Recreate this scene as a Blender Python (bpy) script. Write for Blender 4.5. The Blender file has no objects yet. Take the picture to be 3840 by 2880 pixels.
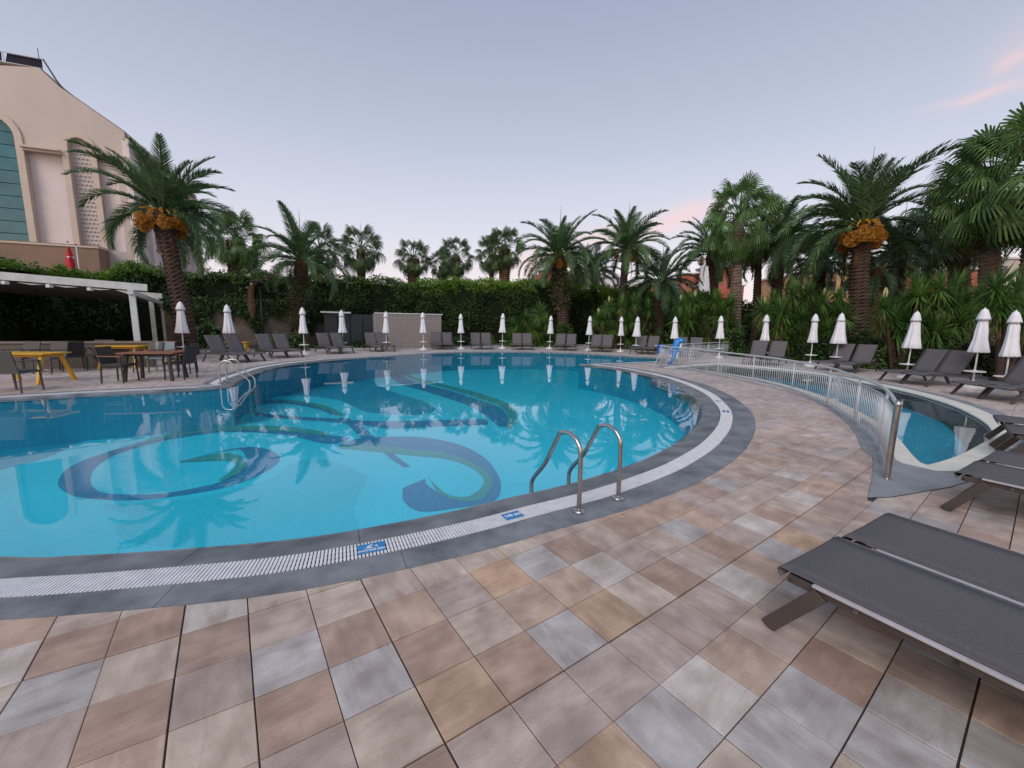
import bpy, bmesh, math, random
import numpy as np
from mathutils import Vector, Matrix
random.seed(7); RNG = np.random.default_rng(7)
PI = math.pi
# ---------------------------------------------------------------- camera
F_PX, PITCH, ROLL, EYE, DS = 412.0, 0.1446, 0.014, 1.6, 2.16015625
cp, sp, cr, sr = math.cos(PITCH), math.sin(PITCH), math.cos(ROLL), math.sin(ROLL)
scene = bpy.context.scene
COL = scene.collection
cam_d = bpy.data.cameras.new('camera'); cam = bpy.data.objects.new('camera', cam_d); COL.objects.link(cam)
cam_d.sensor_width = 36; cam_d.lens = F_PX * 36 / 1024; cam_d.clip_start = 0.05; cam_d.clip_end = 3000
r0, u0, f0 = Vector((1, 0, 0)), Vector((0, sp, cp)), Vector((0, cp, -sp))
rt, up = r0 * cr + u0 * sr, u0 * cr - r0 * sr
cam.matrix_world = Matrix(((rt.x, up.x, -f0.x, 0), (rt.y, up.y, -f0.y, 0), (rt.z, up.z, -f0.z, EYE), (0, 0, 0, 1)))
scene.camera = cam
# ---------------------------------------------------------------- world: dusk sky, the sun has just gone down behind the viewer
SUN_EL, SUN_AZ = math.radians(9), math.radians(205)
world = bpy.data.worlds.new('World'); scene.world = world; world.use_nodes = True
wn, wl = world.node_tree.nodes, world.node_tree.links
wn.clear()
w_out = wn.new('ShaderNodeOutputWorld'); w_bg = wn.new('ShaderNodeBackground')
sky = wn.new('ShaderNodeTexSky'); sky.sky_type = 'NISHITA'; sky.sun_disc = False
sky.sun_elevation = math.radians(4); sky.sun_rotation = SUN_AZ; sky.altitude = 10; sky.dust_density = 2.0
w_bg.inputs['Strength'].default_value = 0.1
tc = wn.new('ShaderNodeTexCoord'); sep = wn.new('ShaderNodeSeparateXYZ'); wl.new(tc.outputs['Generated'], sep.inputs[0])
grad = wn.new('ShaderNodeValToRGB'); grad.color_ramp.interpolation = 'B_SPLINE'
wl.new(sep.outputs['Z'], grad.inputs[0])
def lin(c): return tuple(((v / 255) / 12.92 if v / 255 <= .04045 else ((v / 255 + .055) / 1.055) ** 2.4) for v in c)
SKYC = [(0.0, (240, 219, 219)), (0.09, (226, 214, 222)), (0.20, (206, 206, 221)), (0.36, (178, 184, 203)), (0.58, (147, 156, 178)), (1.0, (132, 144, 169))]
el = grad.color_ramp.elements
while len(el) > 1: el.remove(el[-1])
el[0].position = 0; el[0].color = (*lin(SKYC[0][1]), 1)
for p_, c_ in SKYC[1:]:
    e = el.new(p_); e.color = (*lin(c_), 1)
CLOUDS = [(21, 13.0, .085, .020, 12, .65), (11.5, 11.2, .09, .022, 8, .5), (3.5, 8.0, .06, .03, 6, .7), (46.2, 19.8, .05, .007, 2, .5), (47.6, 21.6, .016, .009, 35, .35), (49, 22.5, .05, .03, 30, .3), (66, 18, .15, .03, 15, .4)]
def wmath(op, a, b, clamp=False):
    n = wn.new('ShaderNodeMath'); n.operation = op; n.use_clamp = clamp
    for i, v in enumerate((a, b)):
        if isinstance(v, (int, float)): n.inputs[i].default_value = v
        else: wl.new(v, n.inputs[i])
    return n.outputs[0]
def wmix(fac, a, b, mode='MIX'):
    n = wn.new('ShaderNodeMix'); n.data_type = 'RGBA'; n.blend_type = mode
    if isinstance(fac, (int, float)): n.inputs[0].default_value = fac
    else: wl.new(fac, n.inputs[0])
    for i, v in ((6, a), (7, b)):
        if isinstance(v, tuple): n.inputs[i].default_value = v
        else: wl.new(v, n.inputs[i])
    return n.outputs[2]
# thin pink sunset clouds drifting low over the right-hand trees
def cloud(az, el_, wa, wb, tilt, amp):
    a, e = math.radians(az), math.radians(el_); c = Vector((math.sin(a) * math.cos(e), math.cos(a) * math.cos(e), math.sin(e))); h = Vector((math.cos(a), -math.sin(a), 0)); v = h.cross(c) * -1
    if v.z < 0: v = -v
    t = math.radians(tilt); e1 = h * math.cos(t) + v * math.sin(t); e2 = v * math.cos(t) - h * math.sin(t); out = None
    sq = []
    for ax, wd in ((e1, wa), (e2, wb)):
        n = wn.new('ShaderNodeVectorMath'); n.operation = 'DOT_PRODUCT'; wl.new(warp, n.inputs[0]); n.inputs[1].default_value = tuple(ax)
        q = wmath('MULTIPLY', wmath('SUBTRACT', n.outputs['Value'], 0.0), 1 / wd); sq.append(wmath('MULTIPLY', q, q))
    n = wn.new('ShaderNodeVectorMath'); n.operation = 'DOT_PRODUCT'; wl.new(tc.outputs['Generated'], n.inputs[0]); n.inputs[1].default_value = tuple(c)
    g = wmath('EXPONENT', wmath('MULTIPLY', wmath('ADD', sq[0], sq[1]), -1.0), 0.0)
    return wmath('MULTIPLY', wmath('MULTIPLY', g, wmath('GREATER_THAN', n.outputs['Value'], 0.3)), amp)
nz = wn.new('ShaderNodeTexNoise'); nz.inputs['Scale'].default_value = 9; nz.inputs['Detail'].default_value = 4; wl.new(tc.outputs['Generated'], nz.inputs['Vector'])
wv = wn.new('ShaderNodeVectorMath'); wv.operation = 'MULTIPLY_ADD'; wl.new(nz.outputs['Color'], wv.inputs[0]); wv.inputs[1].default_value = (.05, .05, .04); 
wv2 = wn.new('ShaderNodeVectorMath'); wv2.operation = 'SUBTRACT'; wl.new(tc.outputs['Generated'], wv2.inputs[0]); wv2.inputs[1].default_value = (.025, .025, .02); wl.new(wv2.outputs[0], wv.inputs[2]); warp = wv.outputs[0]
cl = None
for args in CLOUDS:
    c_ = cloud(*args); cl = c_ if cl is None else wmath('ADD', cl, c_, True)
base = wmix(wmath('MULTIPLY', cl, 1.0, True), grad.outputs[0], (*lin((238, 196, 196)), 1))
base10 = wmix(1.0, base, (8.6, 8.6, 8.6, 1), 'MULTIPLY')
tot = wmix(1.0, base10, wmix(1.0, sky.outputs[0], (0.35, 0.35, 0.35, 1), 'MULTIPLY'), 'ADD')
wl.new(tot, w_bg.inputs['Color']); wl.new(w_bg.outputs[0], w_out.inputs[0])
# soft afterglow from the western sky behind the viewer
sun_d = bpy.data.lights.new('sun', 'SUN'); sun_d.energy = 1.35; sun_d.angle = math.radians(35); sun_d.color = (1.0, 0.93, 0.9)
sun = bpy.data.objects.new('sun', sun_d); COL.objects.link(sun)
_el = math.radians(38); _d = Vector((math.sin(SUN_AZ) * math.cos(_el), math.cos(SUN_AZ) * math.cos(_el), math.sin(_el)))
sun.rotation_euler = _d.to_track_quat('Z', 'Y').to_euler()
vs = scene.view_settings; vs.view_transform = 'Standard'; vs.look = 'None'; vs.exposure = 0.33; vs.gamma = 1; vs.use_curve_mapping = False
cy = scene.cycles; cy.max_bounces = 6; cy.transparent_max_bounces = 24; cy.use_denoising = True; cy.caustics_reflective = False
# ---------------------------------------------------------------- surveying helpers (photo sheet coordinates -> metres on site)
def ray(x, y):
    u = (x / DS - 512) / F_PX; v = (y / DS - 384) / F_PX
    a = u * cr + v * sr; b = -u * sr + v * cr
    return (a, cp - b * sp, -sp - b * cp)
def P(x, y, z=0.0):
    d = ray(x, y); t = (z - EYE) / d[2]; return (d[0] * t, d[1] * t)
def pr(X, Y, Z):
    z = Z - EYE; yf = Y * cp - z * sp; yu = Y * sp + z * cp; u = X / yf; v = -yu / yf
    return ((512 + F_PX * (u * cr - v * sr)) * DS, (384 + F_PX * (u * sr + v * cr)) * DS)
def hgt(y, X, Y):
    lo, hi = -5.0, Y * 1.5 + 2
    for _ in range(50):
        m = (lo + hi) / 2
        if pr(X, Y, m)[1] > y: lo = m
        else: hi = m
    return lo
def at_depth(x, Y, y=700.0):
    "X on the vertical plane at depth Y seen at column x near row y"
    d = ray(x, y); return d[0] / d[1] * Y
# ---------------------------------------------------------------- materials
MATS = {}
def nodes_of(name):
    m = bpy.data.materials.new(name); m.use_nodes = True
    nt = m.node_tree; b = nt.nodes['Principled BSDF']; MATS[name] = m
    return m, nt, b
def mat(name, col, rough=0.6, var=0.12, scale=6.0, bump=0.0, bscale=40.0, metal=0.0, spec=0.5, stretch=(1, 1, 1), trans=0.0, col2=None, detail=5):
    m, nt, b = nodes_of(name); N, L = nt.nodes, nt.links
    b.inputs['Roughness'].default_value = rough; b.inputs['Metallic'].default_value = metal; b.inputs['Specular IOR Level'].default_value = spec
    g = N.new('ShaderNodeNewGeometry'); mpn = N.new('ShaderNodeMapping'); mpn.inputs['Scale'].default_value = stretch; L.new(g.outputs['Position'], mpn.inputs[0])
    n = N.new('ShaderNodeTexNoise'); n.inputs['Scale'].default_value = scale; n.inputs['Detail'].default_value = detail; n.inputs['Roughness'].default_value = 0.6; L.new(mpn.outputs[0], n.inputs['Vector'])
    r = N.new('ShaderNodeValToRGB'); L.new(n.outputs[0], r.inputs[0])
    c2 = col2 or tuple(min(1, c * (1 + var)) for c in col); c1 = tuple(c * (1 - var) for c in col) if not col2 else col
    r.color_ramp.elements[0].position = 0.32; r.color_ramp.elements[0].color = (*c1, 1)
    r.color_ramp.elements[1].position = 0.68; r.color_ramp.elements[1].color = (*c2, 1)
    L.new(r.outputs[0], b.inputs['Base Color'])
    if bump:
        n2 = N.new('ShaderNodeTexNoise'); n2.inputs['Scale'].default_value = bscale; n2.inputs['Detail'].default_value = 4; L.new(mpn.outputs[0], n2.inputs['Vector'])
        bp = N.new('ShaderNodeBump'); bp.inputs['Strength'].default_value = bump; bp.inputs['Distance'].default_value = 0.02; L.new(n2.outputs[0], bp.inputs['Height']); L.new(bp.outputs[0], b.inputs['Normal'])
    return m
def leaf_mat(name, c1, c2, rough=0.5, trans=0.25, scale=1.2, fine=9.0, c3=None):
    m, nt, b = nodes_of(name); N, L = nt.nodes, nt.links
    b.inputs['Roughness'].default_value = rough; b.inputs['Specular IOR Level'].default_value = 0.35
    g = N.new('ShaderNodeNewGeometry'); n = N.new('ShaderNodeTexNoise'); n.inputs['Scale'].default_value = scale; n.inputs['Detail'].default_value = 3
    L.new(g.outputs['Position'], n.inputs['Vector'])
    ri = N.new('ShaderNodeMath'); ri.operation = 'MULTIPLY_ADD'; L.new(g.outputs['Random Per Island'], ri.inputs[0]); ri.inputs[1].default_value = 0.55
    sc = N.new('ShaderNodeMath'); sc.operation = 'MULTIPLY_ADD'; L.new(n.outputs[0], sc.inputs[0]); sc.inputs[1].default_value = 1.3; sc.inputs[2].default_value = -0.45
    L.new(sc.outputs[0], ri.inputs[2])
    r = N.new('ShaderNodeValToRGB'); L.new(ri.outputs[0], r.inputs[0])
    r.color_ramp.elements[0].position = 0.1; r.color_ramp.elements[0].color = (*c1, 1)
    r.color_ramp.elements[1].position = 0.9; r.color_ramp.elements[1].color = (*c2, 1)
    if c3:
        e = r.color_ramp.elements.new(0.97); e.color = (*c3, 1)
    tr = N.new('ShaderNodeBsdfTranslucent'); L.new(r.outputs[0], tr.inputs[0]); L.new(r.outputs[0], b.inputs['Base Color'])
    mx = N.new('ShaderNodeMixShader'); mx.inputs[0].default_value = trans; L.new(b.outputs[0], mx.inputs[1]); L.new(tr.outputs[0], mx.inputs[2])
    L.new(mx.outputs[0], N['Material Output'].inputs[0])
    return m
def tint_mat(name, rough=0.75, stone=True):
    "stone tile: colour of each tile is stored on the tile (attribute 'tint'); grain runs along the tile"
    m, nt, b = nodes_of(name); N, L = nt.nodes, nt.links
    a = N.new('ShaderNodeAttribute'); a.attribute_name = 'tint'; g = N.new('ShaderNodeNewGeometry')
    mpn = N.new('ShaderNodeMapping'); L.new(g.outputs['Position'], mpn.inputs[0]); mpn.inputs['Rotation'].default_value = (0, 0, -0.62)
    mpa = N.new('ShaderNodeMapping'); L.new(mpn.outputs[0], mpa.inputs[0]); mpa.inputs['Scale'].default_value = (1.2, 5, 1)
    mpb = N.new('ShaderNodeMapping'); L.new(mpn.outputs[0], mpb.inputs[0]); mpb.inputs['Scale'].default_value = (5, 1.2, 1)
    mv = N.new('ShaderNodeMix'); mv.data_type = 'VECTOR'; L.new(a.outputs['Alpha'], mv.inputs[0]); L.new(mpa.outputs[0], mv.inputs[4]); L.new(mpb.outputs[0], mv.inputs[5])
    n = N.new('ShaderNodeTexNoise'); n.inputs['Scale'].default_value = 2.2; n.inputs['Detail'].default_value = 7; n.inputs['Roughness'].default_value = 0.65; n.inputs['Distortion'].default_value = 0.8; L.new(mv.outputs[1], n.inputs['Vector'])
    n2 = N.new('ShaderNodeTexNoise'); n2.inputs['Scale'].default_value = 5.5; n2.inputs['Detail'].default_value = 6; L.new(g.outputs['Position'], n2.inputs['Vector'])
    n3 = N.new('ShaderNodeTexNoise'); n3.inputs['Scale'].default_value = 180; n3.inputs['Detail'].default_value = 2; L.new(g.outputs['Position'], n3.inputs['Vector'])
    def ramp(src, lo, hi, p0=.3, p1=.7):
        r = N.new('ShaderNodeValToRGB'); L.new(src, r.inputs[0]); r.color_ramp.elements[0].position = p0; r.color_ramp.elements[1].position = p1
        r.color_ramp.elements[0].color = (*lo, 1); r.color_ramp.elements[1].color = (*hi, 1); return r.outputs[0]
    def mul(x, y):
        k = N.new('ShaderNodeMix'); k.data_type = 'RGBA'; k.blend_type = 'MULTIPLY'; k.inputs[0].default_value = 1; L.new(x, k.inputs[6]); L.new(y, k.inputs[7]); return k.outputs[2]
    c = mul(a.outputs['Color'], ramp(n.outputs[0], (.82, .77, .75), (1.14, 1.15, 1.15)))
    c = mul(c, ramp(n2.outputs[0], (.82, .79, .78), (1.12, 1.13, 1.14), .34, .64))
    n4 = N.new('ShaderNodeTexNoise'); n4.inputs['Scale'].default_value = .7; n4.inputs['Detail'].default_value = 5; n4.inputs['Roughness'].default_value = .7; L.new(g.outputs['Position'], n4.inputs['Vector'])
    c = mul(c, ramp(n4.outputs[0], (.84, .83, .83), (1.08, 1.07, 1.06), .35, .6))
    c = mul(c, ramp(n3.outputs[0], (.9, .9, .9), (1.08, 1.08, 1.08)))
    L.new(c, b.inputs['Base Color'])
    rr = N.new('ShaderNodeMapRange'); L.new(n2.outputs[0], rr.inputs[0]); rr.inputs[3].default_value = rough - .18; rr.inputs[4].default_value = rough + .12; L.new(rr.outputs[0], b.inputs['Roughness'])
    b.inputs['Specular IOR Level'].default_value = 0.4
    bp = N.new('ShaderNodeBump'); bp.inputs['Strength'].default_value = 0.25; bp.inputs['Distance'].default_value = 0.004
    ad = N.new('ShaderNodeMath'); ad.operation = 'MULTIPLY_ADD'; L.new(n.outputs[0], ad.inputs[0]); ad.inputs[1].default_value = 1.5; L.new(n3.outputs[0], ad.inputs[2]); L.new(ad.outputs[0], bp.inputs['Height']); L.new(bp.outputs[0], b.inputs['Normal'])
    return m
M_TILE = tint_mat('sandstone_tile')
M_GROUT = mat('grout', (.06, .053, .048), .9, .3, 30)
M_COPE = mat('grey_stone', (.105, .118, .132), .6, .28, 2.6, .35, 160, spec=.45, detail=12, col2=(.285, .30, .32))
M_COPEWET = mat('grey_stone_wet', (.085, .095, .105), .38, .3, 2.6, .2, 160, spec=.5, detail=12, col2=(.25, .265, .28))
M_CONC = mat('grey_concrete', (.20, .215, .23), .6, .2, 2.5, .3, 120, detail=10, col2=(.33, .345, .36))
M_GRATE = mat('white_plastic', (.74, .74, .75), .45, .10, 12)
M_KWHITE = mat('cream_grating', (.74, .71, .62), .55, .10, 5, stretch=(1, 1, 1))
M_DARK = mat('channel_dark', (.02, .022, .025), .8, .2, 10)
M_STEEL = mat('stainless_steel', (.48, .46, .44), .22, .12, 14, metal=1.0)
M_GALV = mat('galvanised_paint', (.56, .60, .63), .38, .1, 14, metal=.15)
M_WHITE = mat('white_canvas', (.78, .79, .82), .8, .05, 5, .25, 9, spec=.2)
M_WPLA = mat('white_plastic_base', (.76, .76, .75), .4, .06, 9)
M_WPAINT = mat('white_painted_wood', (.60, .62, .60), .55, .12, 4, .15, 30)
M_SLING = mat('charcoal_sling', (.125, .117, .124), .85, .16, 110, .3, 380, spec=.25)
M_FRAME = mat('taupe_frame', (.075, .062, .054), .5, .12, 12, metal=.2)
M_RAILGREY = mat('pale_rail', (.42, .40, .42), .5, .1, 12)
M_WICKER = mat('dark_wicker', (.045, .036, .032), .7, .35, 150, .5, 150)
M_GREYWICK = mat('grey_wicker', (.10, .09, .08), .75, .35, 150, .5, 150)
M_WOOD = mat('oiled_wood', (.23, .095, .045), .45, .3, 3, .2, 40, stretch=(1, 8, 8))
M_YELLOW = mat('yellow_paint', (.62, .34, .02), .45, .12, 5, .1, 30)
M_BLACK = mat('black_metal', (.012, .012, .014), .4, .2, 10)
M_TRUNK = mat('palm_bark', (.075, .05, .038), .9, .45, 5, .9, 18, stretch=(1, 1, 5), spec=.2)
M_TRUNKL = mat('pale_palm_bark', (.17, .13, .10), .9, .45, 5, .9, 16, stretch=(1, 1, 4), spec=.2)
M_SHEATH = mat('leaf_sheath', (.13, .075, .04), .9, .4, 6, .8, 20, spec=.2)
M_FROND = leaf_mat('date_frond', (0.046, 0.104, 0.046), (0.156, 0.260, 0.104), .42, .25, .8)
M_FRONDD = leaf_mat('date_frond_dark', (0.035, 0.078, 0.043), (0.097, 0.173, 0.086), .42, .2, .8)
M_FAN = leaf_mat('fan_leaf', (0.053, 0.122, 0.037), (0.169, 0.300, 0.085), .42, .28, .9)
M_FAND = leaf_mat('fan_leaf_dark', (0.044, 0.092, 0.040), (0.133, 0.211, 0.078), .42, .25, .9)
M_DEAD = leaf_mat('dead_leaf', (0.120, 0.066, 0.034), (0.264, 0.156, 0.084), .8, .2, 2)
M_YUC = leaf_mat('yucca_leaf', (0.038, 0.104, 0.024), (0.157, 0.295, 0.061), .42, .25, .9)
M_YUCY = leaf_mat('yucca_old_leaf', (.13, .12, .04), (.27, .20, .08), .6, .25, 2)
M_HEDGE = leaf_mat('hedge_leaf', (0.014, 0.038, 0.010), (0.052, 0.107, 0.021), .6, .2, .7)
M_HTOP = leaf_mat('hedge_young_leaf', (0.065, 0.173, 0.014), (0.215, 0.359, 0.036), .5, .35, .6)
M_IVY = leaf_mat('ivy_leaf', (.035, .055, .018), (.15, .14, .06), .5, .25, 1.5)
M_BUSH = leaf_mat('bush_leaf', (0.040, 0.113, 0.020), (0.137, 0.241, 0.048), .5, .25, 1.2)
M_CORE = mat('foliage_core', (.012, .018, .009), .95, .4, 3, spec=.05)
M_DATE = leaf_mat('date_fruit', (.36, .15, .025), (.66, .33, .05), .45, .1, 3)
M_STALK = mat('orange_stalk', (.55, .27, .03), .5, .2, 9)
M_SOIL = mat('soil', (.045, .035, .026), .95, .35, 4, .8, 30)
M_BLUE = mat('blue_plastic', (.02, .22, .60), .3, .1, 5)
M_BLUED = mat('dark_blue_plastic', (.02, .08, .34), .3, .1, 5)
M_SIGN = mat('sign_blue', (.02, .22, .50), .4, .15, 12)
M_SIGNW = mat('sign_white', (.78, .82, .85), .5, .04, 12)
M_ROSE = mat('pink_render', (.68, .61, .585), .9, .05, .5)
M_CREAM = mat('beige_render', (.51, .445, .395), .9, .08, .25, stretch=(1, 1, .35), detail=8)
M_MOULD = mat('mould_render', (.55, .46, .38), .85, .06, .5)
M_BROWN = mat('brown_render', (.25, .165, .12), .9, .12, .6)
M_OCHRE = mat('ochre_render', (.50, .33, .17), .9, .1, .6)
M_RED = mat('red_render', (.42, .13, .09), .9, .12, .8)
M_ROOFW = mat('white_roof', (.62, .63, .64), .6, .06, 1)
M_WGREY = mat('garden_wall_render', (.13, .105, .088), .9, .3, 1.2, .4, 12)
M_CAB = mat('dark_panel', (.012, .022, .028), .5, .2, 4)
M_MOS = mat('wall_mosaic', (.26, .215, .195), .6, .15, 8)
M_MOSJ = mat('mosaic_joint', (.10, .085, .078), .9, .15, 8)
M_FABR = mat('awning_cloth', (.10, .075, .06), .9, .12, 2)
M_GLASS = mat('teal_glass', (.02, .13, .155), .12, .25, .6, spec=.8)
M_WIN = mat('dark_window', (.05, .045, .05), .15, .2, 2, spec=.7)
M_PV = mat('solar_panel', (.012, .010, .022), .6, .2, 3, spec=.1)
M_FLAG = mat('red_cloth', (.48, .02, .03), .8, .1, 4)
def pool_mat(name, col, amt=.10, wear=.10):
    m, nt, b = nodes_of(name); N, L = nt.nodes, nt.links
    g = N.new('ShaderNodeNewGeometry'); br = N.new('ShaderNodeTexBrick'); mpn = N.new('ShaderNodeMapping'); mpn.inputs['Rotation'].default_value = (0, 0, .5); L.new(g.outputs['Position'], mpn.inputs[0]); L.new(mpn.outputs[0], br.inputs['Vector'])
    br.offset = 0; br.inputs['Scale'].default_value = 20; br.inputs['Brick Width'].default_value = .5; br.inputs['Row Height'].default_value = .5; br.inputs['Mortar Size'].default_value = .035; br.inputs['Mortar Smooth'].default_value = .3
    br.inputs['Color1'].default_value = (*[c * (1 - amt) for c in col], 1); br.inputs['Color2'].default_value = (*[min(1, c * (1 + amt)) for c in col], 1); br.inputs['Mortar'].default_value = (*[min(1, c * .8 + .03) for c in col], 1)
    n = N.new('ShaderNodeTexNoise'); n.inputs['Scale'].default_value = .9; n.inputs['Detail'].default_value = 4; L.new(g.outputs['Position'], n.inputs['Vector'])
    r = N.new('ShaderNodeValToRGB'); L.new(n.outputs[0], r.inputs[0]); r.color_ramp.elements[0].color = (1 - wear,) * 3 + (1,); r.color_ramp.elements[1].color = (1 + wear,) * 3 + (1,)
    k = N.new('ShaderNodeMix'); k.data_type = 'RGBA'; k.blend_type = 'MULTIPLY'; k.inputs[0].default_value = 1; L.new(br.outputs[0], k.inputs[6]); L.new(r.outputs[0], k.inputs[7]); L.new(k.outputs[2], b.inputs['Base Color'])
    b.inputs['Roughness'].default_value = .6
    return m
M_PMID = pool_mat('mosaic_mid_blue', (.006, .37, .54)); M_PLIGHT = pool_mat('mosaic_turquoise', (.035, .69, .86), .06)
M_PNAVY = pool_mat('mosaic_navy', (.02, .25, .44), .25); M_PGREEN = pool_mat('mosaic_green', (.04, .36, .36), .2)
M_KPOOL = pool_mat('kids_pool_blue', (.05, .42, .58)); M_KGREY = mat('kids_pool_grey', (.10, .12, .12), .7, .25, 6)
def water_mat(name, absorb, dens, bump):
    m, nt, b = nodes_of(name); N, L = nt.nodes, nt.links; N.remove(b)
    fr = N.new('ShaderNodeFresnel'); fr.inputs['IOR'].default_value = 1.36
    gl = N.new('ShaderNodeBsdfGlossy'); gl.inputs['Roughness'].default_value = 0.01; gl.inputs['Color'].default_value = (1, 1, 1, 1)
    tr = N.new('ShaderNodeBsdfTransparent'); tr.inputs['Color'].default_value = (.97, .99, 1, 1)
    g = N.new('ShaderNodeNewGeometry'); n = N.new('ShaderNodeTexNoise'); n.inputs['Scale'].default_value = 1.1; n.inputs['Detail'].default_value = 3; L.new(g.outputs['Position'], n.inputs['Vector'])
    bp = N.new('ShaderNodeBump'); bp.inputs['Strength'].default_value = bump; bp.inputs['Distance'].default_value = 0.03; L.new(n.outputs[0], bp.inputs['Height']); L.new(bp.outputs[0], gl.inputs['Normal']); L.new(bp.outputs[0], fr.inputs['Normal'])
    # only the upper surface mirrors
    mx = N.new('ShaderNodeMixShader'); ff = N.new('ShaderNodeMath'); ff.operation = 'MULTIPLY'
    inv = N.new('ShaderNodeMath'); inv.operation = 'SUBTRACT'; inv.inputs[0].default_value = 1; L.new(g.outputs['Backfacing'], inv.inputs[1]); L.new(fr.outputs[0], ff.inputs[0]); L.new(inv.outputs[0], ff.inputs[1])
    L.new(ff.outputs[0], mx.inputs[0]); L.new(tr.outputs[0], mx.inputs[1]); L.new(gl.outputs[0], mx.inputs[2]); L.new(mx.outputs[0], N['Material Output'].inputs['Surface'])
    va = N.new('ShaderNodeVolumeAbsorption'); va.inputs['Color'].default_value = (*absorb, 1); va.inputs['Density'].default_value = dens; L.new(va.outputs[0], N['Material Output'].inputs['Volume'])
    return m
M_WATER = water_mat('pool_water', (.05, .86, .90), .09, .045)
M_WATER2 = water_mat('kids_pool_water', (.3, .8, .88), .2, .12)
# ---------------------------------------------------------------- mesh builders
class MB:
    def __init__(s): s.v = []; s.f = []
    def poly(s, pts):
        b = len(s.v); s.v += [tuple(p) for p in pts]; s.f.append(tuple(range(b, b + len(pts)))); return s
    def box(s, c, d, rz=0.0, m=None):
        b = len(s.v); x, y, z = d[0] / 2, d[1] / 2, d[2] / 2; ca, sa = math.cos(rz), math.sin(rz)
        for sx, sy, sz in ((-1, -1, -1), (1, -1, -1), (1, 1, -1), (-1, 1, -1), (-1, -1, 1), (1, -1, 1), (1, 1, 1), (-1, 1, 1)):
            p = Vector((sx * x * ca - sy * y * sa, sx * x * sa + sy * y * ca, sz * z))
            if m is not None: p = m @ Vector((sx * x, sy * y, sz * z))
            s.v.append((p.x + c[0], p.y + c[1], p.z + c[2]))
        for q in ((0, 3, 2, 1), (4, 5, 6, 7), (0, 1, 5, 4), (1, 2, 6, 5), (2, 3, 7, 6), (3, 0, 4, 7)): s.f.append(tuple(b + i for i in q))
        return s
    def bar(s, a, b_, w, h, upv=(0, 0, 1)):
        "rectangular bar from a to b, w across, h along up"
        a, b_ = Vector(a), Vector(b_); d = b_ - a; L = d.length; d.normalize(); u = Vector(upv); x = d.cross(u)
        if x.length < 1e-4: x = d.cross(Vector((1, 0, 0)))
        x.normalize(); u = x.cross(d); m = Matrix((d, x, u)).transposed(); return s.box((a + b_) / 2, (L, w, h), 0, m)
    def tube(s, pts, rad, n=8, cap=True):
        pts = [Vector(p) for p in pts]; k = len(pts); rad = rad if isinstance(rad, (list, tuple)) else [rad] * k; b = len(s.v)
        ref = None
        for i, p in enumerate(pts):
            t = (pts[min(i + 1, k - 1)] - pts[max(i - 1, 0)]).normalized()
            if ref is None: ref = t.orthogonal().normalized()
            else: ref = (ref - t * ref.dot(t)).normalized()
            q = t.cross(ref)
            for j in range(n):
                a = 2 * PI * j / n; v = p + (ref * math.cos(a) + q * math.sin(a)) * rad[i]; s.v.append(tuple(v))
        for i in range(k - 1):
            for j in range(n):
                s.f.append((b + i * n + j, b + i * n + (j + 1) % n, b + (i + 1) * n + (j + 1) % n, b + (i + 1) * n + j))
        if cap: s.f.append(tuple(b + j for j in range(n))[::-1]); s.f.append(tuple(b + (k - 1) * n + j for j in range(n)))
        return s
    def lathe(s, prof, n=16, c=(0, 0), wob=None):
        b = len(s.v); k = len(prof)
        for i, (r, z) in enumerate(prof):
            for j in range(n):
                a = 2 * PI * j / n; rr = r * (wob(i, a) if wob else 1); s.v.append((c[0] + rr * math.cos(a), c[1] + rr * math.sin(a), z))
        for i in range(k - 1):
            for j in range(n): s.f.append((b + i * n + j, b + i * n + (j + 1) % n, b + (i + 1) * n + (j + 1) % n, b + (i + 1) * n + j))
        s.f.append(tuple(b + j for j in range(n))[::-1]); s.f.append(tuple(b + (k - 1) * n + j for j in range(n))); return s
    def mesh(s, name, m, smooth=False):
        me = bpy.data.meshes.new(name); me.from_pydata(s.v, [], s.f)
        for mm in (m if isinstance(m, (list, tuple)) else [m]): me.materials.append(mm)
        if smooth: me.polygons.foreach_set('use_smooth', [True] * len(me.polygons))
        me.update(); return me
    def build(s, name, m, parent=None, smooth=False, bevel=0.0, **kw):
        me = s.mesh(name, m, smooth); return link(name, me, parent, bevel=bevel, **kw)
def link(name, data, parent=None, loc=None, rot=None, scale=None, bevel=0.0, **kw):
    o = bpy.data.objects.new(name, data); COL.objects.link(o)
    if parent is not None: o.parent = parent
    if loc is not None: o.location = loc
    if rot is not None: o.rotation_euler = rot
    if scale is not None: o.scale = scale
    if bevel:
        bm = o.modifiers.new('bevel', 'BEVEL'); bm.width = bevel; bm.segments = 2; bm.limit_method = 'ANGLE'
    for k, v in kw.items(): o[k] = v
    return o
def thing(name, label, cat, loc=(0, 0, 0), rz=0.0, group=None):
    o = bpy.data.objects.new(name, None); COL.objects.link(o); o.empty_display_size = .2; o.location = loc; o.rotation_euler = (0, 0, rz)
    o['label'] = label; o['category'] = cat
    if group: o['group'] = group
    return o
KIDS = {}
def dup(root, loc, rz, label, group=None, scale=None, skip=()):
    def cpy(o, par):
        c = o.copy(); COL.objects.link(c); c.parent = par
        for ch in o.children: 
            if ch.name.split('.')[0] not in skip: cpy(ch, c)
        return c
    r = cpy(root, None); r.location = loc; r.rotation_euler = (0, 0, rz); r['label'] = label
    if group: r['group'] = group
    if scale: r.scale = scale
    return r
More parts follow.
